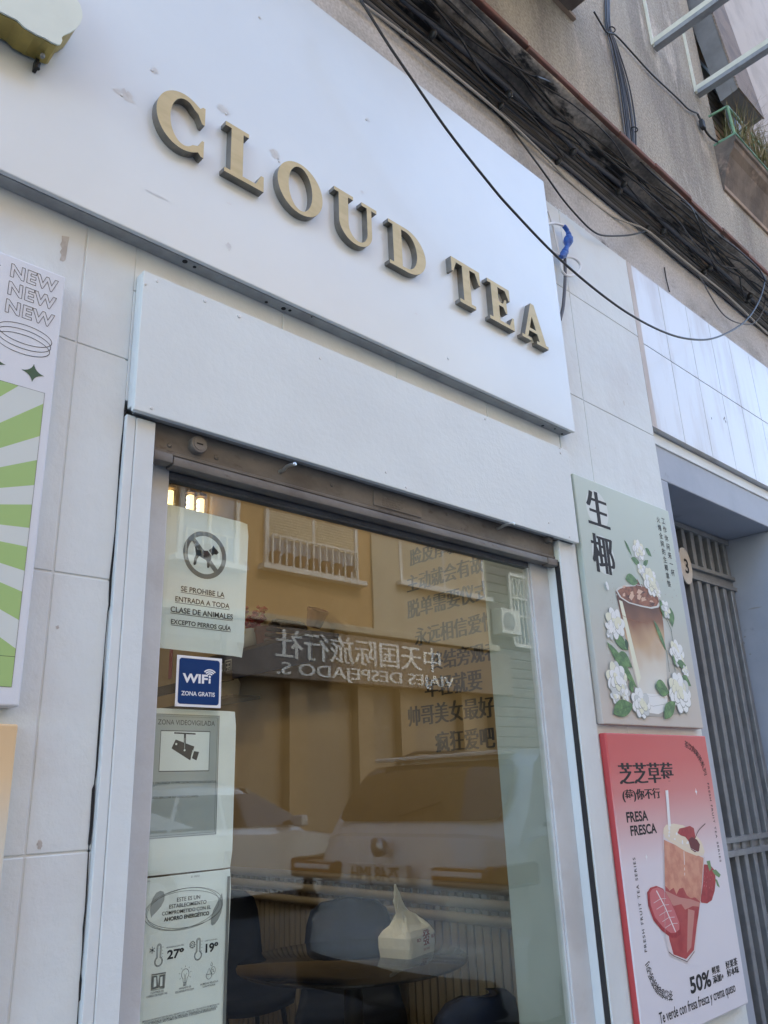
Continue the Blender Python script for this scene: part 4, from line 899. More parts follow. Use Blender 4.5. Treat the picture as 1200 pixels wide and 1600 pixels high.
m.ribbon(pl, smooth_path([(*q(552, 632), 0), (*q(570, 592), 0), (*q(605, 556), 0)]), .003, 10)
# cut strawberry in front
def ovalpx(k): return [q(*p) for p in [(388+(x-388)*k, 1015+(y-1015)*k) for x, y in [(302, 915), (318, 890), (350, 880), (385, 895), (420, 950), (455, 1030), (478, 1090), (478, 1130), (455, 1150), (425, 1150), (380, 1115), (335, 1060), (308, 985)]]]
m.poly(pl, ovalpx(1.0), 4); m.poly(pl, [(u+.004, v+.004) for u, v in ovalpx(.88)], 6)
m.ribbon(pl, [q(350, 905), q(395, 990), q(450, 1120)], .004, 1)
for t in (.2, .35, .5, .65, .8):
    x, y = 350+100*t, 905+215*t
    m.ribbon(pl, [q(x, y), q(x-34, y+22)], .0014, 8); m.ribbon(pl, [q(x, y), q(x+30, y-2)], .0014, 8)
m.ribbon(pl, [q(*p) for p in glass_o], .0014, 8, True); m.ribbon(pl, [q(415, 1225), q(440, 1245), q(510, 1275), q(548, 1222)], .0022, 10)
m.ribbon(pl, [q(392, 660), q(396, 1130)], .0008, 10); m.ribbon(pl, [q(599, 730), q(580, 960)], .0008, 10)
m.build('print', sm, p3)

# ------------------------------------------------------------------ iron gate in the neighbouring doorway
GY = 1.67
gate = thing('metal_gate', (3.5, GY, GROUND+.1), 'grey steel entrance gate of close vertical bars set back in the doorway', 'gate')
x = 3.03
while x < DX1-.03:
    m = MB(); m.box(x, x+.034, GY, GY+.045, GROUND+.12, .90, 0, .003); m.box(x, x+.034, GY, GY+.045, .955, DZ-.012, 0, .003); m.build('bar', 'gate', gate); x += .088
for z0, z1 in [(.885, .905), (.94, .96), (-.262, -.24), (-.315, -.29), (DZ-.03, DZ-.004)]: MB().box(DX0+.001, DX1-.001, GY-.008, GY+.05, z0, z1, 0, .002).build('rail', 'gate', gate)
for z0, z1 in ((.9052, .9398), (-.2898, -.2622)): MB().box(DX0+.001, DX1-.001, GY+.01, GY+.04, z0, z1).build('rail_plate', 'gate', gate)
npl = thing('number_plate', (3.55, GY-.02, .86), 'pale oval house number plate fixed to the grey gate', 'number plate')
pn = front(GY-.014); u, v = pn.px(1071, 884)
MB().prism(pn, ell(u, v, .058, .088, 36), -.004, .002).build('plate', 'plate_oval', npl)
m = MB(); m.text(pn, '3', u-.014, u+.024, v-.038, v+.034, 0, off=.02, h=.0032, full=True); m.build('numeral', 'ink', npl)

# ------------------------------------------------------------------ cables
def cpt(px, py, off=.012):
    """A point measured on the sloping line of the cove, held a little in front of it."""
    d = ray(px, py); t = (3.853-off)/(d.y+d.z); return d*t
def cable(name, pts, r, material, label, group=None, clips=None):
    o = MB().tube(smooth_path(pts), r, 8).build(name, material, smooth=True)
    return tag(o, label, 'cable', group)
CG = 'cables running along the cornice'
wc = [(562, 2), (632, 54), (702, 111), (771, 168), (816, 209), (860, 253), (894, 288), (954, 336), (1008, 358.5), (1044, 387), (1092, 426), (1140, 465), (1200, 522), (1260, 575)]
cable('cable', [cpt(500, -50, .052)]+[cpt(*p, .054) for p in wc], .0048, 'cable_white', 'thin off-white cable running along the lower edge of the sooty cornice', CG)
def along(s, x0, x1, sag, seed, off=.012, step=.33):
    rnd = random.Random(seed); pts = []; x = x0; k = 0
    while x < x1:
        f = s+rnd.uniform(-.02, .02)+(sag if k % 3 == 1 else 0)*rnd.uniform(.5, 1)
        a = f*math.pi/2
        pts.append((x, 1.411-.15*(1-math.cos(a))-off*math.sin(math.pi/4+a/4)-.004, 2.447+.150*math.sin(a)-off*.6)); x += step; k += 1
    return pts
same = 'black cable in the bundle clipped along the sooty cornice'
for i, (s_, sg, r) in enumerate([(.03, -.01, .008), (.08, .02, .0095), (.12, -.02, .0065), (.16, .015, .0105), (.20, -.02, .008), (.24, .02, .009), (.29, -.02, .0075), (.42, .02, .0085), (.47, -.03, .0115), (.70, -.05, .007)]):
    cable('cable', along(s_, .2, 9.5, sg, 20+i, .012+.004*(i % 3)), r, 'cable_black' if i % 4 else 'cable_grey', same, CG)
for i, (s_, sg, r, x0, x1) in enumerate([(.34, .12, .0035, .4, 6), (.52, -.16, .003, 1.2, 8), (.63, .14, .004, .2, 5), (.36, .22, .003, 2.2, 9), (.75, -.2, .0035, 2.0, 9), (.88, -.25, .003, 1.0, 6.5)]):
    cable('cable', along(s_, x0, x1, sg, 60+i, .024+.006*(i % 3), .27), r, 'cable_black', 'thin black wire straying across the sooty cornice among the thicker cables', CG)
cable('cable', [cpt(*p, .03) for p in [(600, -48), (645, -10), (670, 0), (721, 63), (752, 114), (784, 146), (830, 182), (880, 245)]], .0042, 'cable_black', 'black cable slanting across the cornice bundle near the top edge of the sign', CG)
cable('cable', [cpt(*p, .02) for p in [(640, -45), (695, 0), (755, 57), (797, 98), (860, 165), (917, 215), (973, 267), (1020, 303), (1065, 338), (1110, 375), (1158, 408), (1210, 450)]], .0055, 'cable_black', 'thick black cable running just under the red tile edge', CG)
cable('cable', [cpt(*p, .022) for p in [(655, -45), (702, 2), (760, 60), (803, 104), (866, 172), (922, 222), (980, 262), (1030, 300), (1074, 335), (1120, 378), (1170, 420), (1215, 462)]], .0038, 'cable_black', 'thin black cable beside the thick one under the red tile edge', CG)
pw_ = lambda x, y, d=.006: at(x, y, U-d)
cable('cable', [cpt(690, 20, .02), cpt(714, 44, .02), cpt(765, 82, .03), cpt(828, 117, .05)]+[pw_(840, 120, .05), pw_(867, 133, .02), pw_(907, 167, .01), pw_(950, 205, .006), pw_(990, 238, .008)], .0036, 'cable_black', 'black cable crossing over the red tile edge onto the grey upper wall', CG)
cable('cable', [pw_(985, 228, .01), pw_(1000, 252, .03), pw_(1035, 285, .05), pw_(1074, 318, .055), pw_(1098, 345, .055), pw_(1125, 369, .055), pw_(1155, 392, .06), pw_(1185, 420, .07), pw_(1197, 440, .09)], .0045, 'cable_black', 'black cable hugging the red tile edge from the hanging strands to the right', CG)
cable('cable', [pw_(1064, 312, .06), pw_(1080, 325, .07)]+[cpt(*p, .03) for p in [(1090, 345), (1100, 372), (1120, 408), (1145, 425), (1155, 432), (1158, 448), (1165, 470)]], .0038, 'cable_black', 'black cable dropping from the tile edge across the cornice at the far right', CG)
cable('cable', [cpt(*p, .02) for p in [(990, 280), (1030, 318), (1060, 345), (1085, 380), (1110, 405), (1140, 418), (1175, 420), (1196, 434)]], .0032, 'cable_grey', 'slim grey cable looping over the cornice towards the right end', CG)
hang = [(555, -12, 1.25), (567, 6, 1.235), (607, 70, 1.225), (648, 130, 1.215), (700, 205, 1.21), (759, 280, 1.20), (800, 328, 1.20), (880, 410, 1.20), (967, 480, 1.20), (1033, 517, 1.21), (1080, 530, 1.215), (1120, 527, 1.22), (1163, 503, 1.23), (1186, 470, 1.24), (1196, 436, 1.245)]
cable('cable', [at(x, y, d) for x, y, d in hang], .0042, 'cable_black', 'black cable hanging free in a long curve in front of the white sign')
h2 = [cpt(760, 150, .03), cpt(800, 202, .03)]+[at(850, 270, 1.36), at(880, 312, 1.365), at(907, 343, 1.37), at(925, 360, 1.37), at(943, 368, 1.37), at(977, 368, 1.36), at(1000, 364, 1.345)]+[cpt(1013, 361, .03), cpt(1040, 372, .02)]
cable('cable', h2, .0038, 'cable_black', 'black cable sagging over the pale plaster strip right of the sign')
h3 = [cpt(1060, 400, .02), cpt(1080, 415, .02)]+[at(1095, 435, 1.375), at(1110, 462, 1.375), at(1131, 492, 1.375), at(1155, 505, 1.37), at(1179, 504, 1.36), at(1194, 480, 1.33), at(1196, 440, 1.30)]
cable('cable', h3, .0034, 'cable_grey', 'dark loop of cable hanging below the cornice at the right edge')
# little stub on the plaster
MB().tube([at(1038, 418, 1.405), at(1041, 436, 1.405), at(1046, 456, 1.405)], .003, 6).build('cable_stub', 'cable_black', smooth=True, label='short dark stub of cable on the plaster strip above the stone cladding', cat='cable')
# clips
clip = MB().lathe((0, 0, 0), [(.016, -.006), (.019, 0), (.016, .006)], 12, 'X').build('cable_clip', 'cable_black', smooth=True, label='small black clip holding the cable bundle to the cornice', cat='clip', group='clips on the cable bundle')
for i, (px, py) in enumerate([(632, 52), (676, 54), (782, 166), (795, 148), (872, 252), (895, 238), (975, 288), (967, 300), (1036, 362), (1012, 358), (1100, 425), (1108, 420), (1168, 470), (1172, 462)]):
    o = clip if i == 0 else clip.copy()
    if i: C.objects.link(o)
    o.location = cpt(px, py, .02); o.scale = (1, 1, 1) if i % 2 else (.8, .9, .9)
# hanging strands on the upper wall
cb = thing('cable_bundle', pw_(985, 235), 'bundle of thin dark cables hanging down the grey upper wall, tied with a ring', 'cable bundle')
for k in range(8):
    t = k/7; rnd = random.Random(50+k)
    pts = [(945+t*7, -12), (946.5+t*8, 40), (955+t*9, 75), (965+t*16, 130), (972+t*19, 185), (979+t*14, 225), (984+t*9, 242)]
    MB().tube(smooth_path([pw_(x+rnd.uniform(-1.2, 1.2), y, .006+.004*rnd.random()) for x, y in pts]), .0034, 6).build('strand', 'cable_black' if k % 3 else 'cable_grey', cb, smooth=True)
for px, py in [(955, 47), (990, 203)]:
    q0 = pw_(px, py, .01); MB().tube([q0+Vector((.022*math.cos(a), -.012*math.sin(a)-.004, .003*math.cos(a))) for a in [2*math.pi*i/14 for i in range(15)]], .003, 6).build('tie_ring', 'cable_black', cb, smooth=True)
br = [(928, 18), (938, 35), (948, 50), (962, 55), (987.5, 82), (1018.6, 116), (1058, 153), (1075, 170), (1089.5, 177)]
cable('cable', [pw_(*p, .012) for p in br], .0042, 'cable_black', 'single black cable branching from the hanging strands across the grey wall')
jb = thing('junction_box', pw_(1097, 197), 'small black junction box with a lead below the steel bracket', 'junction box')
a = pw_(1097, 193, .02); MB().box(a.x-.016, a.x+.016, a.y-.012, a.y+.012, a.z-.035, a.z+.02, 0, .004).build('box', 'cable_black', jb)
MB().tube(smooth_path([pw_(1090, 178, .016), pw_(1096, 190, .02), pw_(1103, 205, .02), pw_(1112, 216, .03), pw_(1122, 222, .05)]), .006, 8).build('lead', 'cable_black', jb, smooth=True)
# patched white cable with blue tape
tc_ = thing('patched_cable', at(880, 400, 1.36), 'white cable end wrapped in blue tape beside the right edge of the sign', 'cable')
g = lambda pts, y=1.372: [at(px, py, y) for px, py in pts]
MB().tube(smooth_path(g([(853, 352), (858, 350), (868, 349), (880, 353), (885, 358)])), .0056, 8).build('wire', 'cable_clean', tc_, smooth=True)
MB().tube(smooth_path(g([(862, 394), (867, 395), (880, 401), (893, 402), (903, 408), (907, 417), (903, 426), (893, 431), (884, 430), (878, 423), (876.5, 412), (879, 402)])), .0056, 8).build('wire', 'cable_clean', tc_, smooth=True)
MB().tube(smooth_path(g([(856, 330), (861, 345), (867, 367), (872, 390), (875, 405)], 1.385)), .0038, 6).build('wire', 'cable_clean', tc_, smooth=True)
tp = smooth_path(g([(881, 353), (886, 360), (889, 369), (888, 375), (887, 382), (884, 390), (881, 397), (876, 402)], 1.368), 6)
MB().tube(tp, [1.45*x for x in [.0055, .006, .006, .0062, .006, .0062, .006, .0055, .006, .007, .0075, .008, .0075, .009, .0105, .012, .0128, .0128, .0134, .0128, .0135, .0125, .0115, .0105, .009, .0075, .007, .006, .0065, .0075, .008, .0085, .0095, .0105, .0095, .0085, .0105, .011, .0095, .009, .008, .007, .006]][:len(tp)], 9).build('tape', 'tape_blue', tc_, smooth=True)
MB().tube(smooth_path(g([(882, 400), (883, 415), (883, 433), (882, 455), (880, 478), (878, 488), (875, 500)], 1.376)), .0066, 8).build('tail', 'cable_grey', tc_, smooth=True)

# ------------------------------------------------------------------ steel brackets on the upper wall
brk = None
def bracket(x, z):
    t = thing('wall_bracket', (x, U, z), '', 'bracket', 'steel brackets on the upper wall', local=True)
    m = MB(); m.box(-.008, .030, -.004, 0, 0, .50, 0, .001); m.box(-.008, -.004, -.016, -.0045, 0, .50, 0)
    m.build('upright', 'cream_steel', t)
    for i in range(9): MB().box(.008, .013, -.0048, -.004, .07+i*.045, .08+i*.045).build('slot', 'dark_slot', t)
    m = MB(); m.box(-.005, .040, -.50, -.0045, .034, .039, 0); m.box(-.005, .0, -.50, -.0165, .008, .0335, 0); m.box(-.0045, -.0005, -.50, -.0165, -.018, .0078, 1); m.box(.0, .038, -.50, -.005, -.018, -.014, 1)
    m.build('arm', ['cream_steel', 'sign_under'], t)  # dark lower strip and underside: shade painted into the arm's colour
    m = MB(); m.lathe((.012, -.16, .039), [(.008, 0), (.008, .008), (.004, .014)], 10); m.build('bolt', 'black_steel', t)
    return t
b1 = bracket(3.318, 3.655); b1['label'] = 'cream steel bracket on the grey wall, nearer the hanging cable strands'
b2 = copy_tree(b1); b2.location = (3.80, U, 3.672); b2['label'] = 'cream steel bracket on the grey wall, above the flower ledge'
# green ledge railing and dry plants
rl = thing('ledge_railing', (3.93, 1.165, 3.36), 'low pale green metal railing around the flower ledge', 'railing')
m = MB(); X0, Yr, Zr = 3.935, 1.165, 3.362
bar = lambda a, b, r=.008: m.tube([a, b], r, 6)
m.box(X0-.02, 7, Yr-.012, Yr+.012, Zr, Zr+.012); m.box(X0-.02, X0+.006, Yr+.012, U, Zr, Zr+.012)
bar((X0, Yr, Zr), (X0-.02, Yr, Zr+.20)); bar((X0-.02, Yr, Zr+.20), (X0-.03, U-.01, Zr+.20)); bar((X0-.02, Yr, Zr+.20), (7, Yr, Zr+.20)); bar((X0-.02, Yr, Zr+.20), (X0+.10, Yr+.02, Zr+.02)); bar((X0, Yr, Zr+.01), (X0-.02, U-.02, Zr+.01))
for k in range(1, 9): bar((X0+k*.30, Yr, Zr), (X0+k*.30-.02, Yr, Zr+.20))
m.build('railing_frame', 'rail_green', rl)
pt = thing('dry_plants', (4.3, 1.2, 3.37), 'tangle of dry grassy plants growing on the flower ledge', 'plant')
rnd = random.Random(3)
for nm, mt, n in [('dry_foliage', 'dry_plant', 900), ('green_foliage', 'green_plant', 200)]:
    m = MB()
    for k in range(n):
        x, y = rnd.uniform(3.97, 5.4), rnd.uniform(1.13, 1.26); h = rnd.uniform(.10, .42); a = rnd.uniform(0, 6.28); lean = rnd.uniform(.05, .28)
        P_ = [Vector((x+lean*math.cos(a)*t*t, y-abs(lean*math.sin(a))*t*t*.8, 3.37+h*(t-.35*t*t*lean*6))) for t in (0, .35, .7, 1)]
        w = rnd.uniform(.0015, .004); sd_ = Vector((math.sin(a), math.cos(a), .2))*w
        vs = [p for i, q_ in enumerate(P_) for p in (q_-sd_*(1-i*.28), q_+sd_*(1-i*.28))]
        m.add(vs, [(2*i, 2*i+1, 2*i+3, 2*i+2) for i in range(3)])
    m.build(nm, mt, pt)

# ------------------------------------------------------------------ furniture in the shop
def on_z(px, py, z): d = ray(px, py); return d*(z/d.z)
TZ = PAVE+.72
tb = thing('dining_table', (2.22, 2.60, PAVE-.02), 'round smoked glass table inside the shop window', 'table')
m = MB(); m.lathe((2.21, 2.57, TZ-.012), [(.01, 0), (.425, 0), (.43, .004), (.43, .009), (.425, .012), (.01, .012)], 64); m.build('table_top', 'table_top', tb, smooth='auto')
m = MB(); m.lathe((2.21, 2.57, PAVE-.02), [(.24, 0), (.24, .015), (.05, .03), (.035, .06), (.035, .68), (.12, .70), (.12, .728)], 28); m.build('pedestal', 'black_steel', tb, smooth='auto')
def make_chair():
    t = thing('dining_chair', (0, 0, 0), 'navy', 'chair', 'navy chairs round the table', local=True)
    # shell: seat and back in one curved sheet; faces +Y (back at -Y)
    prof = [(.22, .43, .20), (.20, .455, .22), (.10, .455, .235), (-.05, .45, .24), (-.16, .46, .235), (-.215, .50, .225), (-.245, .58, .215), (-.265, .70, .21), (-.28, .80, .20), (-.287, .86, .18), (-.29, .895, .13), (-.291, .905, .06)]
    n = 12; fv, bv = [], []
    for y, z, hw in prof:
        for i in range(n+1):
            s_ = i/n*2-1; cur = .045*abs(s_)**2.2
            fv.append(Vector((hw*s_, y+(cur*1.3 if z > .5 else 0), z+(cur*.6 if z <= .5 else 0)))); bv.append(fv[-1]+(Vector((0, -.035, 0)) if z > .5 else Vector((0, -.01, -.035))))
    m = MB(); N = len(fv); k = n+1
    fs = []
    for j in range(len(prof)-1):
        for i in range(n):
            a = j*k+i; fs += [(a, a+k, a+k+1, a+1), (N+a, N+a+1, N+a+k+1, N+a+k)]
    for j in range(len(prof)-1):
        for i, fl in ((0, 0), (n, 1)):
            a = j*k+i; f_ = (a, N+a, N+a+k, a+k); fs.append(f_ if not fl else f_[::-1])
    for i in range(n):
        for j in (0, len(prof)-1):
            a = j*k+i; f_ = (a, a+1, N+a+1, N+a); fs.append(f_)
    m.add(fv+bv, fs); m.build('shell', 'navy', t, smooth=True)
    for sx in (-1, 1):
        for sy in (-1, 1): MB().tube([(sx*.17, sy*.15-.01, .43), (sx*.22, sy*.21-.01, 0)], [.014, .010], 10).build('leg', 'black_steel', t, smooth=True)
    return t
ch = make_chair()
ch.location = (2.48, 2.90, PAVE-.02); ch.rotation_euler = (0, 0, R(140)); ch.scale = (.96,)*3; ch['label'] = 'navy padded chair on the far side of the table, behind the paper bag'
for loc, rz, lab in [((2.46, 3.70, PAVE-.02), R(170), 'navy chair standing beyond the table, half hidden by the energy notice'), ((1.72, 2.72, PAVE-.02), R(290), 'navy chair at the left of the table, nearest the paper notices'), ((2.02, 2.02, PAVE-.02), R(0), 'navy chair with its back to the glass, in front of the table')]:
    k = copy_tree(ch); k.location = loc; k.rotation_euler = (0, 0, rz); k['label'] = lab
    if 'glass' in lab: k.scale = (.9, .9, .84)
# takeaway bag
bg = thing('paper_bag', (2.40, 2.47, TZ), 'white takeaway paper bag with red print and twisted top, standing on the table', 'bag', local=True)
bg.rotation_euler = (0, 0, R(14)); bg.scale = (.80, .80, .90)
m = MB(); rings = []
n = 24
def ring(w, d, z, sq, dx=0, dy=0):
    out = []
    for i in range(n):
        a = 2*math.pi*i/n; cx_, sy_ = math.cos(a), math.sin(a)
        out.append(Vector((dx+w*math.copysign(abs(cx_)**sq, cx_), dy+d*math.copysign(abs(sy_)**sq, sy_), z)))
    return out
for r_ in [ring(.122, .086, 0, .2), ring(.127, .092, .035, .2), ring(.127, .092, .075, .22), ring(.118, .080, .098, .3), ring(.102, .052, .118, .45), ring(.086, .026, .142, .6, -.004), ring(.058, .013, .165, .8, -.03), ring(.036, .010, .186, .9, -.055), ring(.027, .012, .21, .9, -.068), ring(.021, .008, .238, .9, -.074), ring(.004, .003, .272, 1, -.082)]: rings.append(r_)
rnd = random.Random(9)
vs = [p+Vector((rnd.uniform(-1, 1), rnd.uniform(-1, 1), rnd.uniform(-1, 1)))*(.0012 if i < 3 else .0058) for i, r_ in enumerate(rings) for p in r_]
m.add(vs, [(i*n+k, i*n+(k+1) % n, (i+1)*n+(k+1) % n, (i+1)*n+k) for i in range(len(rings)-1) for k in range(n)]+[tuple(range(n-1, -1, -1)), tuple((len(rings)-1)*n+k for k in range(n))])
m.build('sack', 'bag_paper', bg)
m = MB(); pb = Plane((0, -.0945, 0), (1, 0, 0), (0, 0, 1))
m.text(pb, '發', -.01, .055, .035, .095, 0, fat=.0012, h=.001, full=True); m.text(pb, 'RICH', -.062, -.026, .055, .068, 0, fat=.0005, h=.001); m.text(pb, 'RICH', .072, .105, .055, .068, 0, fat=.0005, h=.001); m.text(pb, 'TAKE AWAY', -.008, .052, .016, .026, 0, h=.001)
m.build('print', 'bag_red', bg)
# wall shelves and what stands on them
def w_side(px, py, x=XS): d = ray(px, py); return d*(x/d.x)
a = w_side(530, 990); b = w_side(372, 1005); zt = a.z
s1 = thing('wall_shelf', (XS, 3.9, zt), 'upper dark shelf with a deep blue front on the ochre wall', 'shelf', 'shelves on the ochre wall')
y0, y1 = a.y, 4.75
MB().box(XS-.20, XS-.001, y0, y1, zt-.02, zt, 0, .003).build('board', 'dark_wood', s1)
MB().box(XS-.205, XS-.185, y0, y1, zt-.17, zt-.022, 0, .002).build('front_panel', 'shelf_blue', s1)
m = MB(); pls = side(XS-.205); m.text(pls, '中国', -4.28, -4.12, zt-.145, zt-.045, 0, h=.001, full=True); m.build('lettering', 'ink_soft', s1)
z2 = w_side(408, 1092).z
s2 = thing('wall_shelf', (XS, 4.2, z2), 'lower dark shelf on the ochre wall, under the blue fronted one', 'shelf', 'shelves on the ochre wall')
MB().box(XS-.20, XS-.001, w_side(408, 1060).y, 5.2, z2-.0, z2+.02, 0, .003).build('board', 'dark_wood', s2)
MB().box(XS-.21, XS-.19, w_side(408, 1060).y, 5.2, z2+.10, z2+.16, 0, .002).build('front_panel', 'dark_wood', s2)
def pot(name, px, r, h, material, label, cat, tilt=0, flare=1.3):
    q_ = w_side(px, 985, XS-.10)
    o = MB().lathe((0, 0, 0), [(r*.72, 0), (r*.8, h*.1), (r, h*.8), (r*1.08, h*.8), (r*1.1, h), (r*.95, h), (r*.85, h*.8), (r*.1, h*.78)], 20).build(name, material, smooth='auto')
    o.location = (XS-.10, q_.y, zt+(.0 if not tilt else r*.8)); o.rotation_euler = (tilt, 0, 0)
    return tag(o, label, cat)
pot('flower_pot', 415, .062, .115, 'terracotta', 'upright terracotta pot at the left of the blue shelf', 'pot')
pot('flower_pot', 490, .055, .10, 'terracotta', 'tilted terracotta pot at the right of the blue shelf', 'pot', R(25))
q_ = w_side(448, 985, XS-.1); bsk = MB()
for k in range(10):
    a0 = math.pi*k/9; bsk.tube([(XS-.19+.18*t, q_.y+.085*math.cos(a0), zt+.012+.10*math.sin(a0)) for t in (0, .5, 1)], .012, 6)
tag(bsk.build('basket', 'wicker', smooth=True), 'dark wicker basket lying on the blue shelf between the pots', 'basket')
fl = thing('dried_flowers', (XS-.1, w_side(392, 985).y, zt), 'bunch of dark red dried flowers in a pale vase on the shelf', 'flowers')
fy = w_side(393, 985, XS-.1).y
MB().lathe((XS-.1, fy, zt), [(.03, 0), (.05, .03), (.055, .07), (.035, .11), (.04, .13)], 18).build('vase', 'ink_soft', fl, smooth=True)
m = MB(); rnd = random.Random(4)
for k in range(16):
    p = Vector((XS-.1+rnd.uniform(-.05, .05), fy+rnd.uniform(-.09, .09), zt+.15+rnd.uniform(0, .11))); m.tube([(XS-.1, fy, zt+.12), p], .002, 4)
    for j in range(5): m.lathe(p+Vector((rnd.uniform(-.015, .015), rnd.uniform(-.015, .015), rnd.uniform(-.015, .015))), [(.004, -.01), (.014, 0), (.004, .012)], 7)
m.build('blooms', 'red_cloth', fl)
cj = MB().lathe((XS-.10, w_side(355, 1080, XS-.1).y, z2+.02), [(.05, 0), (.075, .03), (.08, .09), (.06, .13), (.05, .145), (.058, .16), (.06, .19), (.045, .22), (.01, .235)], 22).build('ceramic_jar', 'cream_glaze', smooth=True, label='round cream ceramic jar on the lower shelf behind the sticker', cat='jar')
rb = MB().box(XS-.012, XS-.004, w_side(268, 1040).y-.02, w_side(268, 1040).y+.02, w_side(268, 1060).z, w_side(268, 1010).z, 0, .002).build('red_ribbon', 'red_cloth', label='narrow red ribbon hanging on the wall below the dog notice', cat='ribbon')
# pendant lamps
lamp0 = thing('pendant_lamp', (0, 0, 0), 'lamp', 'lamp', 'lit pendant lamps in the shop', local=True)
MB().lathe((0, 0, 0), [(.036, -.075), (.04, -.07), (.04, .07), (.036, .075)], 16).build('glass_tube', 'lamp_tube', lamp0, smooth='auto')
MB().lathe((0, 0, 0), [(.012, -.066), (.026, -.06), (.026, .06), (.012, .066)], 14).build('glowing_core', 'lamp_glow', lamp0, smooth=True)
m = MB()
for k in (-.035, 0, .035): m.lathe((-.03, -.012, k), [(.002, -.012), (.009, 0), (.002, .012)], 8)
m.build('filament', 'lamp_hot', lamp0, smooth=True)
m = MB(); m.lathe((0, 0, .074), [(.042, 0), (.042, .02), (.012, .035)], 16); m.lathe((0, 0, -.082), [(.042, 0), (.042, .008)], 16); m.build('cap', 'brass', lamp0, smooth='auto')
cordm = MB().tube([(0, 0, .10), (0, 0, .62)], .004, 6).build('cord', 'cable_black', lamp0)
spots = [(at(265, 780, 4.9), 'lit pendant lamp at the left of the three in the upper corner of the glass', 30), (at(297, 787, 4.9), 'lit pendant lamp in the middle of the three in the upper corner of the glass', 30), (at(313, 793, 4.75), 'lit pendant lamp at the right of the three in the upper corner of the glass', 30)]
for i, (p, lab, en) in enumerate(spots):
    o = lamp0 if i == 0 else copy_tree(lamp0)
    o.location = p; o['label'] = lab
# flush ceiling lamps added to light the room, unseen above the glass
cl = thing('added_ceiling_lamp', (1.2, 2.7, ZC), 'unseen round ceiling lamp added to light the room, nearest the shop window', 'lamp', 'unseen ceiling lamps added to light the shop', local=True)
MB().lathe((0, 0, -.06), [(.20, .059), (.22, .03), (.22, .02), (.20, .02)], 32).build('rim', 'brass', cl, smooth='auto')
MB().lathe((0, 0, -.06), [(.02, -.005), (.15, 0), (.195, .015), (.195, .02)], 32).build('diffuser', mat('added_lamp_glow', (1, .85, .6), .5, emit=((1, .84, .62), 5.6)), cl, smooth=True)
for p, lab in [((1.2, 4.4, ZC), 'unseen round ceiling lamp added to light the back of the shop'), ((-.3, 3.4, ZC), 'unseen round ceiling lamp added to light the left side of the shop')]:
    o = copy_tree(cl); o.location = p; o['label'] = lab

# ------------------------------------------------------------------ across the street, seen in the glass
GP = 1.447; VO = 11.9
OY = 2*GP-VO
po = opposite(OY)
def mir(px, py, v=VO): d = ray(px, py); q_ = d*(v/d.y); return q_.x, q_.z
X_or = mir(580, 900)[0]; X_cr = mir(757, 900)[0]
ZL = mir(580, 985)[1]
oh = thing('orange_house', (6, OY, GROUND), 'orange and cream house with roller blinds across the street, mirrored in the glass', 'house')
TOP = 11.5
m = MB(); m.box(-14, X_or, OY-6, OY, ZL, TOP); m.build('orange_wall', 'orange_house', oh)
MB().box(X_or, X_cr, OY-6, OY+.05, ZL-.05, TOP).build('cream_wall', 'cream_house', oh)
m = MB(); m.box(-14, X_cr, OY-6, OY-.25, GROUND, ZL); m.build('shopfront', 'shop_dark', oh)
m = MB()
for px in (360, 470, 575, 640, 735): x, _ = mir(px, 1100); m.box(x-.2, x+.2, OY-.25, OY-.06, GROUND, ZL)
m.build('pillar', 'pillar_brown', oh)
MB().box(-14, X_cr+.1, OY-.3, OY+.22, ZL-.14, ZL, 0, .02).build('ledge', 'cream_house', oh)
def house_window(a, b, parent, blind=1.0, pots=True):
    x0, z1 = a; x1, z0 = b
    f = MB(); f.box(x0-.08, x1+.08, OY-.02, OY+.07, z0-.06, z0); f.box(x0-.08, x1+.08, OY-.02, OY+.07, z1, z1+.08); f.box(x0-.08, x0, OY-.02, OY+.065, z0, z1); f.box(x1, x1+.08, OY-.02, OY+.065, z0, z1)
    f.box((x0+x1)/2-.03, (x0+x1)/2+.03, OY-.02, OY+.055, z0, z1); f.box(x0-.2, x1+.2, OY-.02, OY+.20, z0-.16, z0-.062, 0, .01)
    fr = f.build('window', 'house_trim', parent)
    g_ = MB(); g_.box(x0, x1, OY+.005, OY+.02, z0, z1); g_.build('pane', 'house_glass', fr)
    if blind:
        m_ = MB(); z = z1; bx0, bx1 = (x0, x1) if blind == 1.0 else (x0+(x1-x0)*.5, x1)
        while z > z0+(.35 if pots else .05)*(z1-z0): m_.box(bx0+.01, bx1-.01, OY+.021, OY+.042, z-.05, z-.006, 0, .006); z -= .055
        m_.build('roller_blind', 'shutter_slat', fr)
    if pots:
        m_ = MB(); zt_ = z0+(z1-z0)*.32
        m_.box(x0, x1, OY+.15, OY+.18, zt_, zt_+.03); x = x0
        while x < x1: m_.box(x, x+.025, OY+.15, OY+.18, z0-.06, zt_); x += .16
        m_.build('railing', 'house_trim', fr)
        m_ = MB(); x = x0+.12
        while x < x1-.1: m_.lathe((x, OY+.10, z0+.0), [(.07, 0), (.10, .18), (.11, .2)], 10); x += .3
        m_.build('flower_box', 'terracotta', fr)
A = mir(418, 800); B_ = mir(553, 905); house_window((A[0], A[1]+.55), (B_[0], B_[1]), oh)
A = mir(624, 845); B_ = mir(752, 928); house_window((A[0], mir(680, 845)[1]+.45), (B_[0], B_[1]-.05), oh, .5, False)
A = mir(285, 800); B_ = mir(365, 880); house_window((A[0], A[1]+.5), (B_[0], B_[1]), oh, 0, True)
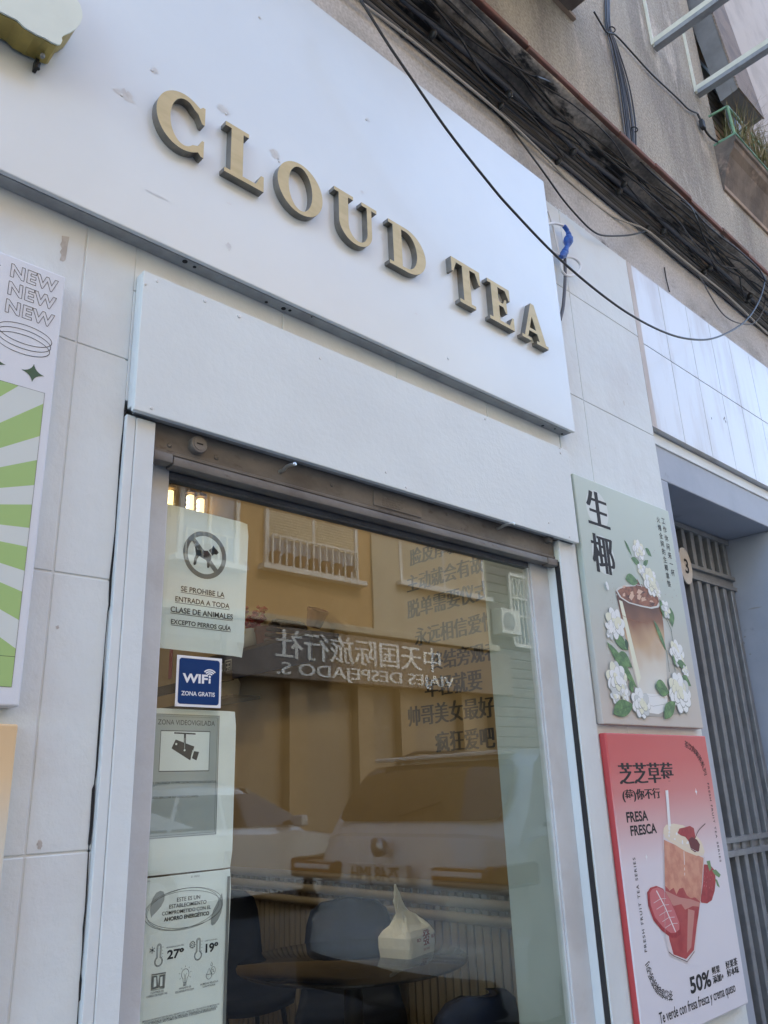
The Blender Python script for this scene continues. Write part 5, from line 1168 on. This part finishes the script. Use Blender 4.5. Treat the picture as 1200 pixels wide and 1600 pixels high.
# sign of the travel shop
ts = thing('shopfront_sign', (8, OY+.1, mir(575, 1070)[1]), 'long brown shop sign with cream Chinese lettering across the street, mirrored in the glass', 'sign')
sx0, sx1 = mir(345, 1040)[0], mir(790, 1040)[0]; stz, sbz = mir(600, 1001)[1], mir(600, 1074)[1]
MB().box(sx0, sx1, OY+.0, OY+.16, sbz, stz, 0, .02).build('board', 'sign_brown', ts)
m = MB(); ps = opposite(OY+.16); c = crop(380, 760, 2.5)
ua = -mir(*c(748, 690))[0]; ub = -mir(*c(108, 640))[0]
zb, zt3 = sbz+(stz-sbz)*.38, sbz+(stz-sbz)*.93
m.text(ps, '中天国际旅行社', ua, ub, zb, zt3, 0, fat=.014, h=.012, full=True)
ua = -mir(*c(800, 755))[0]; ub = -mir(*c(110, 720))[0]
m.text(ps, 'VIAJES DESPEJADO S.', ua, ub, sbz+(stz-sbz)*.08, sbz+(stz-sbz)*.31, 0, fat=.012, h=.012)
m.build('lettering', 'sign_letter', ts)
bh = thing('brick_building', (18, OY, GROUND), 'dark grey brick building with a white grated window, mirrored at the right of the glass', 'building')
m = MB(); m.box(X_cr+.003, 48, OY-6, OY-.06, GROUND, TOP-1); z = GROUND
while z < TOP-1.2:
    m.box(X_cr+.004, 48, OY-.06, OY-.02, z, z+.2, 0, .012, 1); z += .225
m.build('brick_wall', 'house_brick', bh)
A = mir(793, 898); B_ = mir(822, 1010)
gx0, gx1, gz0, gz1 = A[0], B_[0]+.25, B_[1], A[1]
m = MB(); m.box(gx0, gx1, OY-.03, OY+.0, gz0, gz1); wv = m.build('window', 'house_glass', bh)
m = MB(); 
for a_ in ((gx0-.05, gx0+.02, gz0, gz1), (gx1-.02, gx1+.05, gz0, gz1), (gx0, gx1, gz1-.03, gz1+.05), (gx0, gx1, gz0-.05, gz0+.03), (gx0, gx1, gz1-.6, gz1-.55), (gx0, gx1, gz0+.7, gz0+.74)): m.box(a_[0], a_[1], OY+.002, OY+.06, a_[2], a_[3])
x = gx0+.12
while x < gx1: m.box(x, x+.03, OY+.02, OY+.045, gz0, gz1); x += .14
for k in range(2): m.tube([(gx0+(gx1-gx0)*(.3+.4*k)+.2*math.cos(t), OY+.05, gz1-.3+.22*math.sin(t)) for t in [2*math.pi*i/16 for i in range(17)]], .015, 6)
m.build('grating', 'house_trim', wv)
# air conditioner on the brick wall
A = mir(757, 970); ac = thing('air_conditioner', (A[0], OY, A[1]), 'white air conditioner box on the dark brick wall', 'air conditioner')
MB().box(X_cr+.15, X_cr+.85, OY+.0, OY+.3, A[1]-.3, A[1]+.3, 0, .02).build('casing', 'house_trim', ac); m = MB(); m.lathe((X_cr+.42, OY+.30, A[1]), [(.22, 0), (.22, -.01), (.05, -.012)], 24, 'Y'); m.build('fan_grille', 'ink_soft', ac)
cable('overhead_wire', [(X_cr-9, OY+.15, 5.0), (X_cr-5.5, OY+.25, 5.6), (X_cr-2, OY+.2, 6.2)], .02, 'cable_black', 'thin wire across the orange house front, mirrored in the glass')

# ------------------------------------------------------------------ parked cars, mirrored in the glass
def make_car(name, loc, rz, paint, label, p):
    """Local x runs from the tail forward; y is sideways; z up."""
    t = thing(name, loc, label, 'car', 'parked cars mirrored in the shop window', local=True)
    t.rotation_euler = (0, 0, rz)
    hw, Lc, bz, hz = p['hw'], p['len'], p['belt'], p['hood']; rf = p['roof']
    prof = [(.10, .26), (.02, .34), (-.02, .52), (0, .62), (.05, .66), (.06, .80), (.09, bz-.12), (.15, bz-.02), (.24, bz), (1.6, bz-.01), (Lc-1.75, bz-.05), (Lc-1.35, hz+.05), (Lc-.5, hz-.06), (Lc-.12, hz-.22), (Lc-.02, .60), (Lc, .40), (Lc-.1, .26)]
    m = MB(); rows = []; ny = 8
    for x, z in prof:
        for i in range(ny+1):
            s_ = i/ny*2-1
            edge = abs(s_)**4; xx = x+(.22*edge if x < .6 else (-.35*edge if x > Lc-.9 else 0)); zz = z
            w = hw*(1-.10*max(0, (z-.75))**1.0) if z > .75 else hw*(1-.10*max(0, .5-z))
            if z > bz-.15 and .2 < x < Lc-1.3: zz -= .0
            rows.append((xx, w*math.copysign(abs(s_)**.8, s_) if s_ else 0, zz-.03*edge*(1 if z > .9 else 0)))
    k = ny+1; n = len(prof); fs = [(j*k+i, j*k+i+1, (j+1)*k+i+1, (j+1)*k+i) for j in range(n-1) for i in range(ny)]
    fs += [tuple(j*k for j in range(n)), tuple(j*k+ny for j in range(n-1, -1, -1)), tuple((n-1)*k+i for i in range(ny, -1, -1))+tuple(i for i in range(0, k))] if False else [tuple(j*k for j in range(n)), tuple(j*k+ny for j in range(n-1, -1, -1))]
    m.add(rows, fs); m.build('body', paint, t, smooth='auto')
    # cabin
    r0, r1, f1, f0 = p['cab']   # tail base, roof tail, roof nose, nose base (x)
    cw, tw = hw*.93, hw*.74
    m = MB(); rows = []
    sec = [(r0, bz-.03, cw), ((r0*2+r1)/3, bz+(rf-bz)*.36, cw*.985), ((r0+2*r1)/3, bz+(rf-bz)*.72, (cw+tw)/2*1.02), (r1-.02, rf-.055, tw*1.04), (r1+.10, rf-.012, tw*.98), ((r1+f1)/2, rf+.012, tw), (f1-.1, rf-.012, tw*.98), (f1, rf-.04, tw*1.0), ((f1*.5+f0*.5), (rf+bz)/2, (cw+tw)/2), (f0, bz-.07, cw)]
    ny = 10
    for x, z, w in sec:
        for i in range(ny+1):
            s_ = i/ny*2-1; e = abs(s_)**5
            rows.append((x+.10*abs(s_)**3*(1 if x < r1+.2 else (-1 if x > f1-.2 else 0)), w*s_, z-.05*e))
    k = ny+1; n = len(sec)
    m.add(rows, [(j*k+i, j*k+i+1, (j+1)*k+i+1, (j+1)*k+i) for j in range(n-1) for i in range(ny)])
    # side walls of the cabin
    for sg in (0, ny):
        vs = [rows[j*k+sg] for j in range(n)]; m.add(vs, [tuple(range(n)) if sg else tuple(range(n-1, -1, -1))])
    m.build('cabin', paint, t, smooth='auto')
    # windows set 6 mm proud of the cabin skin
    def quad(pts, off, name_, mt, seg=1):
        P_ = [Vector(x) for x in pts]; nrm = (P_[1]-P_[0]).cross(P_[-1]-P_[0]).normalized(); mm = MB()
        nn = len(P_); mm.add([x+nrm*off for x in P_]+[x-nrm*.02 for x in P_], [tuple(range(nn))]+[(i, nn+i, nn+(i+1) % nn, (i+1) % nn) for i in range(nn)]); return mm.build(name_, mt, t)
    def skin(f_):
        f_ *= 3; i = min(int(f_), 2); t_ = f_-i; a, b = sec[i], sec[i+1]; return [a[q]+(b[q]-a[q])*t_ for q in range(3)]
    m = MB(); rows = []; nv = 14
    fs_ = [.14, .16, .28, .42, .56, .70, .80, .86, .88]; inset = [.76, .84, .875, .88, .88, .875, .86, .82, .72]
    for f_, w in zip(fs_, inset):
        x, z, hw_ = skin(f_)
        for i in range(nv+1):
            s_ = (i/nv*2-1)*w; rows.append((x-.016+.10*abs(s_)**3, hw_*s_, z+.008))
    k = nv+1; m.add(rows, [(j*k+i, j*k+i+1, (j+1)*k+i+1, (j+1)*k+i) for j in range(len(fs_)-1) for i in range(nv)]); m.build('rear_window', 'car_glass', t, smooth=True)
    MB().tube([(skin(.17)[0]-.03, -.05, skin(.17)[1]+.02), (skin(.30)[0]-.03, .28, skin(.30)[1]+.02)], .008, 6).build('rear_wiper', 'plastic_black', t)
    for sg in (-1, 1):
        def sp(x, f_): return (x, sg*(cw+(tw-cw)*f_+.012), bz-.03+(rf-bz)*f_)
        b0, b1, t0, t1 = r0+.62, f0-.12, r1+.42, f1+.05
        m1 = b0+(b1-b0)*.42
        for xa, xb, ya, yb in [(b0-.28, b0+.12, t0-.14, t0+.14), (b0+.18, m1-.03, t0+.20, m1-.06), (m1+.03, b1, m1, t1)]:
            pts = [sp(xa, .10), sp(xb, .10), sp(yb, .82), sp(ya, .80)]; quad(pts if sg < 0 else pts[::-1], .006, 'side_window', 'car_glass')
    w0 = [(f0-.03, -cw*.85, bz), (f0-.03, cw*.85, bz), (f1+.05, tw*.85, rf-.08), (f1+.05, -tw*.85, rf-.08)]; quad(w0, .02, 'windscreen', 'car_glass')
    # lamps, plate, badge, bumper
    for sg in (-1, 1):
        m = MB(); ya, yb = sorted((sg*hw*.46, sg*hw*.97)); z_ = p['tail']
        m.box(.02, .40, sorted((sg*hw*.90, sg*hw*.995))[0], sorted((sg*hw*.90, sg*hw*.995))[1], z_-.05, z_+.07, 0, .02); m.box(-.0, .16, ya+.02, yb-.02, z_-.045, z_+.055, 0, .02); m.box(-.006, .05, min(sg*hw*.5, sg*hw*.9), max(sg*hw*.5, sg*hw*.9), z_+.01, z_+.04, 1, .008)
        m.build('tail_light', ['lamp_red', 'lamp_clear'], t)
        MB().box(Lc-.55, Lc-.14, min(sg*hw*.55, sg*hw*.9), max(sg*hw*.55, sg*hw*.9), hz-.26, hz-.14, 0, .03).build('headlight', 'lamp_clear', t)
        mr = MB(); mr.box(f0-.42, f0-.30, min(sg*hw, sg*(hw+.19)), max(sg*hw, sg*(hw+.19)), bz-.0, bz+.14, 0, .03, 3); mr.build('mirror', paint, t)
        MB().tube([(r1+.25, sg*tw*.95, rf-.015), (r1+.4, sg*tw*.95, rf+.03), (f1-.5, sg*tw*.95, rf+.03), (f1-.3, sg*tw*.95, rf-.01)], .014, 8).build('roof_rail', 'plastic_black', t, smooth=True)
        mh = MB()
        for xh in (1.45, 2.5): mh.box(xh, xh+.2, min(sg*hw*.97, sg*(hw*.99)), max(sg*hw*.97, sg*hw*.99), bz-.16, bz-.125, 0, .008)
        mh.build('door_handle', paint, t)
    m = MB(); m.box(-.035, .3, -hw*.86, hw*.86, .28, .47, 0, .04, 3); m.build('bumper', 'plastic_black', t, smooth='auto')
    pz = p['plate']; pt_ = MB().box(-.012, .03, -.26, .26, pz-.055, pz+.055, 0, .004).build('licence_plate', 'plate_white', t)
    m = MB(); pp = Plane((-.012, 0, pz), (0, -1, 0), (0, 0, 1)); m.text(pp, p['reg'], -.20, .22, -.038, .04, 0, fat=.003, h=.002); m.build('lettering', 'ink', pt_)
    m = MB(); m.lathe((.04, 0, p['badge']), [(.055, 0), (.055, -.04), (.03, -.055)], 20, 'X'); m.build('badge', 'alloy', t, smooth='auto')
    MB().box(r1-.11, r1+.10, -tw*.82, tw*.82, rf-.05, rf-.022, 0, .012).build('spoiler', paint, t)
    for x in (.82, Lc-.9):
        for sg in (-1, 1):
            m = MB(); o_ = (x, sg*(hw-.20), .335)
            m.lathe((x, sg*(hw-.09), .335), [(.20, -.11), (.31, -.11), (.335, -.08), (.335, .08), (.31, .105*1), (.20, .11)] if sg < 0 else [(.20, .11), (.31, .11), (.335, .08), (.335, -.08), (.31, -.105), (.20, -.11)], 28, 'Y'); wh = m.build('wheel', 'tyre', t, smooth='auto')
            m = MB(); yy = sg*(hw+.022)
            m.lathe((x, yy, .335), [(.20, 0), (.19, .004), (.05, .008)], 28, 'Y'); m.build('rim', 'alloy', wh)
    return t
make_car('parked_suv', (3.52, -.95, GROUND), 0, 'car_white', 'white compact car seen from behind in the shop window reflection',
         dict(hw=.90, len=4.35, belt=1.17, hood=1.02, roof=1.655, cab=(.20, .62, 2.35, 3.25), tail=.95, plate=.955, badge=1.10, reg='7548 JMH'))
make_car('parked_car', (4.05, -7.05, GROUND), 0, 'car_grey', 'silver car seen side-on in the shop window reflection, left of the white car',
         dict(hw=.86, len=4.2, belt=1.02, hood=.95, roof=1.58, cab=(.25, .60, 2.2, 3.2), tail=.90, plate=.75, badge=1.0, reg='3021 FKD'))

# ------------------------------------------------------------------ lift everything so that the road lies at z = 0
for o in C.objects:
    if o.parent is None and o is not sun:
        if o is cam: o.matrix_world = Matrix.Translation((0, 0, EYE)) @ o.matrix_world
        else: o.location.z += EYE
    if 'local' in o: del o['local']
